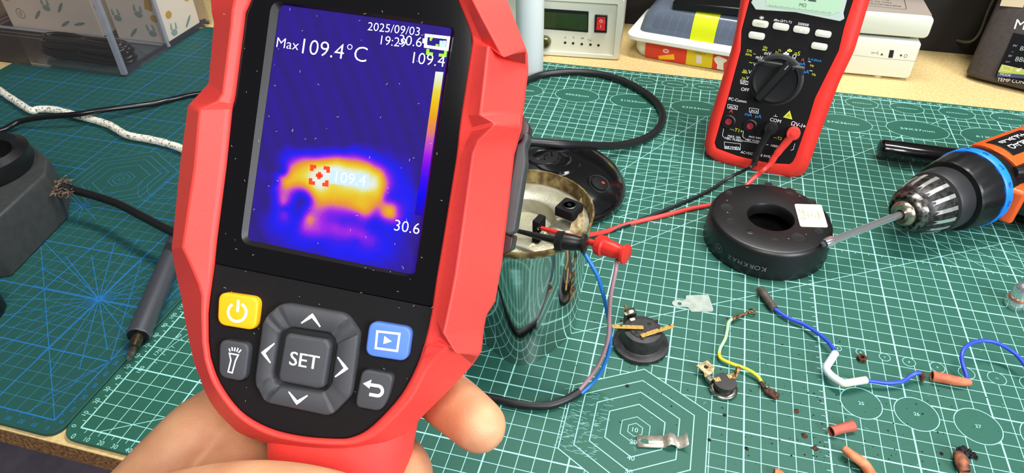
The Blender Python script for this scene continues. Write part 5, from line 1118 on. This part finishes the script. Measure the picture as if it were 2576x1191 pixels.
MB().box(6, 5, HZ, T(X1 - 3, Y0 + 3, HZ / 2 + 2.7)).build('corner_post', CLE, ob_, smooth=0)
MB().box(2, 2, HZ, T(-548, Y0 + 3.5, HZ / 2 + 2.7)).build('moulded_rib', CLE, ob_, smooth=0)
MB().box(X1 - X0, 1.6, 3, T((X0 + X1) / 2, 515, 4)).build('divider_foot', CLE, ob_, smooth=0)
MB().box(3.5, 3.5, HZ, T(X1 - 3, 515, HZ / 2 + 2.7)).build('divider_post', CLE, ob_, smooth=0)
MB().box(3, Y1 - Y0 - 8, 4, T(X1 - 4.5, (Y0 + Y1) / 2, 4.7)).build('base_rail', mat('rail_dark', (40, 46, 60), .3), ob_, smooth=0)
CART = mat('carton_print', (240, 230, 206), .7); OCH = mat('ochre_print', (200, 158, 50), .7); TEA = mat('teal_print', (140, 170, 156), .7); GRY = mat('grey_print', (120, 120, 112), .7); PNK = mat('pink_print', (214, 176, 158), .7)
def deco(name, label, x0, x1, y0, y1, h):
    t = thing(name, label, 'carton', ((x0 + x1) / 2, (y0 + y1) / 2, 3))
    MB().box(x1 - x0, y1 - y0, h, T((x0 + x1) / 2, (y0 + y1) / 2, 3 + h / 2)).build('box', CART, t, smooth=0, bevel=.6)
    bs = {0: MB(), 1: MB(), 2: MB(), 3: MB()}
    for F, w in ((frame(((x0 + x1) / 2, y0 - .15, 3), (1, 0, 0), (0, 0, 1)), x1 - x0), (frame((x1 + .15, (y0 + y1) / 2, 3), (0, 1, 0), (0, 0, 1)), y1 - y0)):
        placed = []
        for k in range(160):
            x, y = random.uniform(-w / 2 + 9, w / 2 - 9), random.uniform(10, h - 10)
            if any((x - a) ** 2 + (y - c_) ** 2 < 21 ** 2 for a, c_ in placed): continue
            placed.append((x, y)); kk = len(placed) % 5; B = bs[random.choice([0, 0, 1, 1, 2, 3])]; R = F @ Matrix.Translation((x, y, .05)) @ Matrix.Rotation(random.uniform(-.4, .4), 4, 'Z') @ Matrix.Scale(1.3, 4)
            if kk == 0: bs[0].prism([(-4, -9), (4, -9), (4, 4), (1.6, 7), (1.6, 11), (-1.6, 11), (-1.6, 7), (-4, 4)], 0, .1, R)
            elif kk == 1: bs[1].prism(circle(4.5, 18, ry=3.2), 0, .1, R); bs[1].prism([(-5, 3), (-4, 9), (-2.4, 9), (-2, 3)], 0, .1, R); bs[1].prism([(2, 3), (2.4, 9), (4, 9), (5, 3)], 0, .1, R)
            elif kk == 2: bs[0].prism(circle(4.4, 18, ry=3.6), 0, .1, R)
            elif kk == 3: bs[2].stroke(circle(5, 16), .6, .1, R, closed=True); bs[3].prism(rect(3, 5), 0, .08, R)
            else: bs[1].prism(circle(7, 12, ry=1.7), 0, .1, R @ Matrix.Rotation(.6, 4, 'Z')); bs[2].stroke([(-6, -4), (6, 4)], .6, .12, R)
    for k, n_ in ((0, 'ochre_motifs'), (1, 'teal_motifs'), (2, 'grey_motifs'), (3, 'pink_motifs')):
        if bs[k].v: bs[k].build(n_, (OCH, TEA, GRY, PNK)[k], t, smooth=0)
    return t
deco('patterned_carton', 'patterned kitchenware print carton at the right end inside the organiser', -388, -311, 521, 586, 150)
deco('patterned_carton', 'patterned kitchenware print carton further left inside the organiser', -556, -412, 521, 590, 160)
co = thing('coiled_cable', 'coiled black cable tied in a bundle inside the organiser', 'cable', (-385, 465, 3))
for k in range(13):
    rx, ry = 62 - random.uniform(0, 9), 19 - random.uniform(0, 9); zc = 7 + (k % 5) * 4.2; cx = -382 + random.uniform(-3, 3); cy = 464 + random.uniform(-3, 3); tl = random.uniform(-.06, .06)
    pts = [(cx + rx * abs(math.cos(t)) ** .7 * (1 if math.cos(t) > 0 else -1), cy + ry * math.sin(t) * (1 - .35 * math.exp(-(math.cos(t) * 2.5) ** 2)) + tl * rx * math.cos(t), zc + 2 * math.sin(t + k)) for t in [2 * math.pi * j / 40 for j in range(41)]]
    MB().tube(pts, 2.6, 10).build('coil', mat('cable_gloss', (20, 19, 19), .22), co)
MB().lathe([(14, -3), (15, -2), (15, 2), (14, 3)], T(-384, 464, 15, ry=math.pi / 2) @ Matrix.Diagonal((.85, 1.05, 1, 1)), 24).build('tie', CABLE, co)

# ------------------------------------------------------------------ instruments at the back
def backframe(p0, p1, z=-3):
    return frame((p0.x, p0.y, z), (p1 - p0), (0, 0, 1))
TZ = F2(1270, 0, .16795); TU = F2(1540, 0, .16790)
tub_ = thing('white_tube', 'thick white round lamp post standing on the mat right behind the camera', 'post', (151, 562, 0))
MB().lathe([(15.6, 0), (16, .6), (16, 420), (15.4, 421)], T(151, 562, 0), 56).build('tube', mat('tube_white', (236, 240, 238), .45), tub_)
MB().lathe([(14.5, 421), (14.5, 424), (.3, 425)], T(151, 562, 0), 40).build('end_cap', CREAM, tub_)
IF = backframe(at(1366, 140, -3), at(1540, 152, -3))
ins = thing('bench_instrument', 'cream bench instrument with dark display and red rocker switch', 'test instrument', IF @ Vector((40, 0, -60)))
def il(p, z=0.): return loc(IF, p[0], p[1], z)
xr = il((1557, 152))[0]; xl = xr - 225; top = 76
b = MB(); fo = roundpoly([(xl, 1), (xr, 1), (xr, top), (xl, top)], 4, 4); fi = roundpoly([(xl + 6, 6), (xr - 7, 6), (xr - 7, top - 6.5), (xl + 6, top - 6.5)], 2, 4)
b.loft([[(x, y, -110) for x, y in fo], [(x, y, -1.5) for x, y in fo], [(xl + (x - xl) * .995 + .5, y * .99 + .4, 0) for x, y in fo], [(x, y, 0) for x, y in fi], [(x, y, -3) for x, y in fi]], IF); b.build('case', CREAM, ins, smooth=35)
MB().box(8, 150, 74, IF @ Matrix.Translation((xr + 4.5, 40, -90)) @ Matrix.Rotation(math.pi / 2, 4, 'X') ).build('case_side', mat('case_grey', (150, 142, 136), .6), ins, smooth=0) if False else None
for xx in (xl + 20, xr - 20):
    for zz_ in (-20, -95): MB().lathe([(6, 0), (6, 1.2)], IF @ Matrix.Translation((xx, .6, zz_)) @ Matrix.Rotation(math.pi / 2, 4, 'X'), 20).build('foot', BLKP, ins)
q = [il(TZ(*p)) for p in ((575, 138), (1252, 185), (1245, 495), (570, 440))]; ex_ = (Vector(q[0]) - Vector(q[1])) * .55
q[0] = (Vector(q[0]) + ex_)[:]; q[3] = (Vector(q[3]) + ex_)[:]
MB().prism(q, -3, -1.9, IF).build('display_frame', mat('lcd_frame', (14, 14, 20), .4), ins, smooth=0)
q2_ = [((p[0] - q[1][0]) * .96 + q[1][0] - 1.4, (p[1] - q[2][1]) * .78 + q[2][1] + 2.0) for p in q]
MB().prism(q2_, -1.9, -1.7, IF).build('display_glass', mat('lcd_off', (38, 54, 16), .2, coat=.4), ins, smooth=0)
q = [il(TZ(*p)) for p in ((1350, 228), (1537, 238), (1525, 498), (1337, 490))]
MB().prism(q, -3, -.6, IF).build('switch_frame', BLKP, ins, bevel=.4)
q = [il(TZ(*p)) for p in ((1382, 255), (1508, 262), (1500, 452), (1368, 440))]
sw = MB().add([(q[0][0], q[0][1], -.5), (q[1][0], q[1][1], -.5), (q[2][0], q[2][1], 1.8), (q[3][0], q[3][1], 1.8)] + [(p[0], p[1], -2) for p in q], [(3, 2, 1, 0), (0, 1, 5, 4), (2, 3, 7, 6), (1, 2, 6, 5), (3, 0, 4, 7)], IF).build('rocker', mat('switch_red', (196, 30, 30), .25, coat=.4), ins, smooth=0)
p = Vector(il(TZ(1441, 312))); p2_ = Vector(il(TZ(1436, 388)))
b = MB(); b.stroke(circle(1.5, 16, p.x, p.y), .5, .6, IF, closed=True); b.stroke([(p2_.x, p2_.y - 1.5), (p2_.x, p2_.y + 1.5)], .5, 1.5, IF); b.build('switch_marks', WHITE, sw, smooth=0)
b = MB()
for (x, y) in ((903, 640), (1022, 650), (1152, 662), (1282, 670), (1402, 680)):
    p = il(TZ(x, y), -2.9); MB().lathe([(1.6, 0), (1.5, .4), (.1, .5)], IF @ Matrix.Translation((*p, -3)), 14).build('push_button', HOL, ins)
for (x, y, s_) in ((900, 575, '▲'), (1024, 578, '▼')): p = il(TZ(x, y)); b.prism([(p[0] - 1, p[1] - .8), (p[0] + 1, p[1] - .8), (p[0], p[1] + 1.2)] if s_ == '▲' else [(p[0] - 1, p[1] + .8), (p[0] + 1, p[1] + .8), (p[0], p[1] - 1.2)], -2.95, -2.85, IF)
p = il(TZ(1160, 586)); b.prism([(p[0] + 1.9 * math.cos(t), p[1] - .8 + 1.6 * math.sin(t)) for t in [math.pi * k / 8 for k in range(9)]], -2.95, -2.85, IF)
b.textpx('Tab', IF, TZ(1235, 612), TZ(1297, 618), None, -2.85); b.build('button_legends', GRY, ins, smooth=0)
p = il(TZ(600, 630)); MB().lathe([(7.5, -3), (7.5, 3), (6, 5), (4.5, 5), (4.2, 0), (.2, 0)], IF @ Matrix.Translation((*p, 0)), 32).build('metal_socket', mat('socket_olive', (130, 124, 90), .3, metal=.8), ins)
# ice cream tub
UF = backframe(at(1593, 139, -3), at(1812, 178, -3)); ex_ = at(1812, 178, -3) - at(1593, 139, -3)
tb = thing('storage_tub', 'white reused plastic tub with translucent lid, red and yellow label', 'tub', UF @ Vector((80, 0, -50)))
def ul(p, z=0.): return loc(UF, p[0], p[1], z)
Wt, Dt = 172, 84
def tubring(x0, x1, z0, z1, y, r): return [(x, y, z) for x, z in roundpoly([(x0, -z0), (x1, -z0), (x1, -z1), (x0, -z1)], r, 5)]
MB().loft([tubring(5, Wt - 5, 3, Dt - 4, 1.0, 10), tubring(1, Wt - 1, .5, Dt - 1, 8, 10), tubring(0, Wt, 0, Dt, 22, 10)], UF, c0=True, c1=True).build('tray', CREAM, tb, smooth=35)
MB().loft([tubring(-7, Wt + 7, -7, Dt + 7, 22, 14), tubring(-10, Wt + 10, -10, Dt + 10, 24, 16), tubring(-10, Wt + 10, -10, Dt + 10, 28, 16), tubring(-4, Wt + 4, -4, Dt + 4, 31, 14)], UF).build('lid_flange', mat('flange_white', (236, 242, 236), .35), tb, smooth=35)
MIL = clear('milky_plastic', (200, 210, 225), .3, .15, body=.34, bodycol=(150, 164, 184))
MB().loft([tubring(2, Wt - 2, 2, Dt - 2, 31, 12), tubring(5, Wt - 5, 6, Dt - 6, 46, 12), tubring(10, Wt - 10, 12, Dt - 12, 56, 12), tubring(18, Wt - 18, 20, Dt - 20, 60, 12)], UF).build('translucent_lid', MIL, tb, smooth=50)
b = MB()
for k in range(16):
    x = 16 + k * 10; b.tube([(x, 31.5, -3), (x + 2.2, 44, -6.5), (x + 3.5, 52, -11)], .55, 6, UF)
b.build('lid_ribs', mat('rib_milky', (190, 200, 208), .4), tb, kind='stuff')
MB().box(Wt - 30, 16, Dt - 34, UF @ Matrix.Translation((Wt / 2, 41, -Dt / 2))).build('contents', mat('contents_dark', (40, 48, 62), .6), tb)
tp = [ul(TU(*p), -.5) for p in ((1160, 565), (1520, 622))]
x0, x1 = tp[0][0], tp[1][0] 
MB().add([(x, y, z) for x in (x0, x1) for y, z in ((30.5, -1.0), (40, -3.6), (46.3, -5.6), (52, -9.0), (56.6, -12.0), (60.3, -20), (60.4, -34))], [(i, i + 7, i + 8, i + 1) for i in range(6)], UF).build('yellow_tape', mat('tape_yellow', (206, 214, 20), .3), tb, smooth=60)
def tubface(name, pts, m_, z=.12, zt_=.2):
    P = [ul(TU(*p), 1.0) for p in pts]; return MB().prism(P, 1.0, 1.0 + zt_, UF).build(name, m_, tb, smooth=0)
lr = tubface('red_label', ((505, 612), (1128, 715), (1100, 965), (488, 850)), mat('label_red', (204, 52, 32), .4)); ly = tubface('yellow_label', ((1128, 715), (1515, 785), (1490, 1025), (1100, 965)), mat('label_yellow', (208, 190, 24), .4))
tubface('red_label', ((1515, 785), (1800, 835), (1760, 1075), (1490, 1025)), mat('label_red', (204, 52, 32), .4))
b = MB()
for r_l in (2.9, 1.8): 
    p = ul(TU(805, 765), 1.3); b.stroke([(p[0] + r_l * 1.2 * math.cos(t), p[1] + r_l * .8 * math.sin(t)) for t in [k * .39 for k in range(16)]], .5, 1.3, UF, closed=True)
b.build('heart_swirl', WHITE, lr, smooth=0)
b = MB(); b.prism([ul(TU(*p), 1.3) for p in ((690, 838), (925, 812), (935, 895), (700, 890))], 1.25, 1.3, UF); b.build('yellow_flash', mat('flash_yellow', (240, 180, 20), .4), lr, smooth=0)
b = MB(); b.prism([ul(TU(*p), 1.3) for p in ((1260, 825), (1345, 835), (1340, 960), (1255, 945))], 1.25, 1.3, UF); b.build('jar_picture', mat('jar_grey', (210, 206, 190), .5), ly, smooth=0)
b = MB(); b.textpx('VANILLA', UF, TU(1230, 800), TU(1395, 830), None, 1.35); b.build('label_text', GRY, ly, smooth=0)
P = [ul(TU(*p), 1.3) for p in ((1525, 870), (1590, 835), (1720, 895), (1720, 915), (1670, 945), (1665, 1000), (1670, 1055), (1565, 1030), (1575, 970), (1535, 920))]
MB().prism(P, 1.22, 1.4, UF).build('torn_patch', CREAM, tb, smooth=0)
MB().box(118, 9, 60, UF @ Matrix.Translation((96, 66, -44)) @ Matrix.Rotation(.05, 4, 'Z')).build('tmp', BLKP)
o = bpy.data.objects['tmp']; o.name = 'hard_drive'; tag(o, 'flat black metal edged drive lying on the translucent tub lid', 'drive')
bm_ = o.modifiers.new('bevel', 'BEVEL'); bm_.width = .001
# cream two storey device right of the meter
WFr = backframe(at(2120, 190, -3), at(2290, 206, -3)); wf = thing('cream_device', 'cream plastic device with raised lid and small black slider', 'device', WFr @ Vector((40, 0, -50)))
def wl(p, z=0.): return loc(WFr, p[0], p[1], z)
V2 = F2(2100, 0, .25185)
xr = wl(V2(745, 800))[0] - 1; xl = xr - 132
def wbox(b, x0, x1, y0, y1, d0, d1, r=5): return b.loft([[(x, y, -d1) for x, y in roundpoly([(x0, y0), (x1, y0), (x1, y1), (x0, y1)], r, 4)], [(x, y, -d0 - 1.5) for x, y in roundpoly([(x0, y0), (x1, y0), (x1, y1), (x0, y1)], r, 4)], [(x, y, -d0) for x, y in roundpoly([(x0 + 1.5, y0 + 1.5), (x1 - 1.5, y0 + 1.5), (x1 - 1.5, y1 - 1.5), (x0 + 1.5, y1 - 1.5)], r, 4)]], WFr)
wbox(MB(), xl, xr, 3, 47, 0, 86).build('lower_case', CREAM, wf, smooth=40)
wbox(MB(), xl + 12, xr + 4, 51, 75, 1, 86, 6).build('lid', CREAM, wf, smooth=40)
MB().box(110, 6, 70, WFr @ Matrix.Translation(((xl + xr) / 2, 49, -45))).build('hinge_gap', mat('gap_dark', (60, 60, 54), .7), wf, smooth=0)
MB().prism([(xl + 30, 6), (xr + 1, 6), (xr + 1, 84), (xl + 22, 84)], 75.1, 76.2, WFr @ Matrix.Rotation(-math.pi / 2, 4, 'X')).build('lid_plate', mat('plate_shaded', (158, 146, 134), .6), wf, smooth=0)  # shade on top of the cream lid, painted in as taupe
b = MB(); TF = WFr @ Matrix.Translation((xr - 48, 76.7, -26)) @ Matrix.Rotation(-math.pi / 2, 4, 'X') @ Matrix.Rotation(math.pi * .97, 4, 'Z')
for j, s_ in enumerate(('INSTRUCTIONS', 'Open the lid', 'Insert film', 'Close lid')): b.text(s_, 6 - (j > 0) * 1.2, TF @ Matrix.Translation((0, -j * 8, 0)))
b.stroke(roundpoly(rect(52, 40, 0, -12), 4), .6, 0, TF, closed=True); b.build('lid_print', mat('ink_grey', (90, 82, 76), .7), wf, smooth=0)
q = [wl(V2(*p), .1) for p in ((552, 500), (593, 503), (577, 578), (535, 575))]; MB().prism(q, -.5, .4, WFr).build('slider', HOL, wf, smooth=0)
b = MB(); q = [wl(V2(*p), .1) for p in ((455, 552), (485, 553), (470, 530))]; b.prism(q, .05, .15, WFr); q = [wl(V2(*p), .1) for p in ((648, 545), (676, 547), (661, 570))]; b.prism(q, .05, .15, WFr)
p = wl(V2(708, 560), .1); b.stroke([(p[0] + 1.5 * math.cos(t), p[1] + 2 * math.sin(t)) for t in [k * .42 for k in range(15)]], .4, .15, WFr, closed=True); b.stroke([wl(V2(*p), .1) for p in ((365, 520), (410, 530), (365, 535))], .4, .15, WFr); b.stroke([wl(V2(*p), .1) for p in ((438, 515), (418, 528), (436, 545))], .4, .15, WFr)
b.build('slider_legend', mat('ink_dark2', (50, 48, 44), .7), wf, smooth=0)
b = MB(); b.stroke([wl(V2(*p), .1) for p in ((130, 545), (520, 590), (545, 590), (825, 615))], .45, .08, WFr); b.build('seam', mat('seam_grey', (150, 152, 140), .7), wf, smooth=0)
for xx in (xl + 20, xr - 32): MB().lathe([(5, 0), (6, 3)], WFr @ Matrix.Translation((xx, 0, -9)) @ Matrix.Rotation(-math.pi / 2, 4, 'X'), 20).build('foot', CREAM, wf)
tag(MB().tube(spline([at(2330, 70, 5), (652, 720, 20), (660, 728, 60), (660, 730, 100), (640, 730, 150)]), 1.6, 8).build('thin_lead', mat('lead_greygreen', (86, 88, 74), .5)), 'thin grey lead hanging behind the cream device against the dark wall', 'cable')
# soldering station, dark case with sloping front
SF0 = at(2420, 202, -3); SF1 = at(2576, 240, -3)
sb_ = frame((SF0.x, SF0.y, -1), (SF1 - SF0), (0, 0, 1))
ss = thing('soldering_station', 'dark grey soldering station with digital display at the top right corner', 'soldering station', sb_ @ Vector((110, 0, -70)))
prf = [(0, 4), (-1, 8), (-8, 40), (-26, 95), (-32, 110), (-62, 118), (-62, 2), (-6, 2)]   # (depth, height)
rings = []
for x, k in ((0, .78), (4, .9), (14, .98), (26, 1.0), (190, 1.0), (200, .97), (206, .85)):
    cz_, cy_ = -36, 50; rings.append([(x + (8 if k < .95 and x < 20 else 0) * 0, max(2, cy_ + (y - cy_) * (k if y > 60 else (k if y > 5 else 1))), cz_ + (z - cz_) * k) for z, y in prf])
MB().loft(rings, sb_).build('case', mat('station_dark', (58, 50, 46), .6, noise=.2, nscale=300), ss, smooth=30, bevel=3, bseg=3)
b = MB()
for xx in (30, 180): b.lathe([(9, 0), (9, 3)], sb_ @ Matrix.Translation((xx, 2.2, -25)) @ Matrix.Rotation(math.pi / 2, 4, 'X'), 20).build('foot', BLKP, ss); b = MB()
# sloping front frame
fa = Vector((0, 8, -1)); fb = Vector((0, 40, -8)); up_ = (Vector((0, 95, -26)) - Vector((0, 40, -8))).normalized()
FP = sb_ @ frame((0, 40, -8), (1, 0, 0), up_)
Z9 = F2(2380, 0, .21826)
def sl(p, z=.3): return loc(FP, p[0], p[1], z)
q = [sl(Z9(*p), 1) for p in ((780, 375), (898, 385), (898, 900), (565, 880))]; q[1] = (q[1][0] + 60, q[1][1]); q[2] = (q[2][0] + 60, q[2][1])
MB().prism(q, -3, 1.0, FP).build('display_panel', mat('panel_black', (12, 13, 16), .25), ss, smooth=0, bevel=.4)
q = [sl(Z9(*p), 1.2) for p in ((642, 742), (898, 775), (898, 860), (600, 832))]; q[1] = (q[1][0] + 60, q[1][1] - 2); q[2] = (q[2][0] + 60, q[2][1] - 2)
MB().prism(q, .9, 1.3, FP).build('key_strip', mat('strip_lime', (158, 168, 64), .5), ss, smooth=0)
q = [sl(Z9(*p), 1.2) for p in ((598, 836), (898, 862), (898, 905), (585, 880))]; MB().prism(q, .9, 1.3, FP).build('lower_strip', mat('strip_navy', (50, 62, 96), .5), ss, smooth=0)
b = MB(); b.textpx('8888', FP, Z9(845, 582), Z9(1010, 600), None, 1.4); b.textpx('8888', FP, Z9(790, 705), Z9(965, 725), None, 1.4); b.textpx('PV', FP, Z9(770, 540), Z9(815, 544), None, 1.4); b.textpx('SV', FP, Z9(715, 655), Z9(757, 660), None, 1.4); b.textpx('OUT', FP, Z9(685, 718), Z9(735, 722), None, 1.4)
b.textpx('ALM', FP, Z9(752, 600), Z9(775, 603), None, 1.4); b.build('display_digits', mat('digit_grey', (150, 160, 150), .5), ss, smooth=0)
b = MB(); b.textpx('MODE', FP, Z9(620, 868), Z9(740, 882), None, 1.4); b.textpx('TEMP CONTROL', FP, Z9(585, 932), Z9(1060, 985), None, .4); p = sl(Z9(700, 790), 1.3); b.stroke(roundpoly(rect(9, 5, p[0], p[1]), 1.5), .5, 1.4, FP, closed=True); p = sl(Z9(835, 800), 1.3); b.prism([(p[0] - 2.5, p[1] - 1.5), (p[0] + 2.5, p[1] + 2.5), (p[0] + 1, p[1] - 3)], 1.35, 1.4, FP)
b.build('panel_text', mat('text_bone', (206, 196, 176), .6), ss, smooth=0)
b = MB(); b.textpx('ML', FP, Z9(780, 332), Z9(1000, 352), None, .5); b.build('logo', WHITE, ss, smooth=0)
q = [sl(Z9(*p), .5) for p in ((655, -40), (930, -20), (885, 88), (618, 68))]; MB().prism(q, -.5, .6, FP).build('paper_label', mat('label_beige', (186, 170, 136), .7), ss, smooth=0)
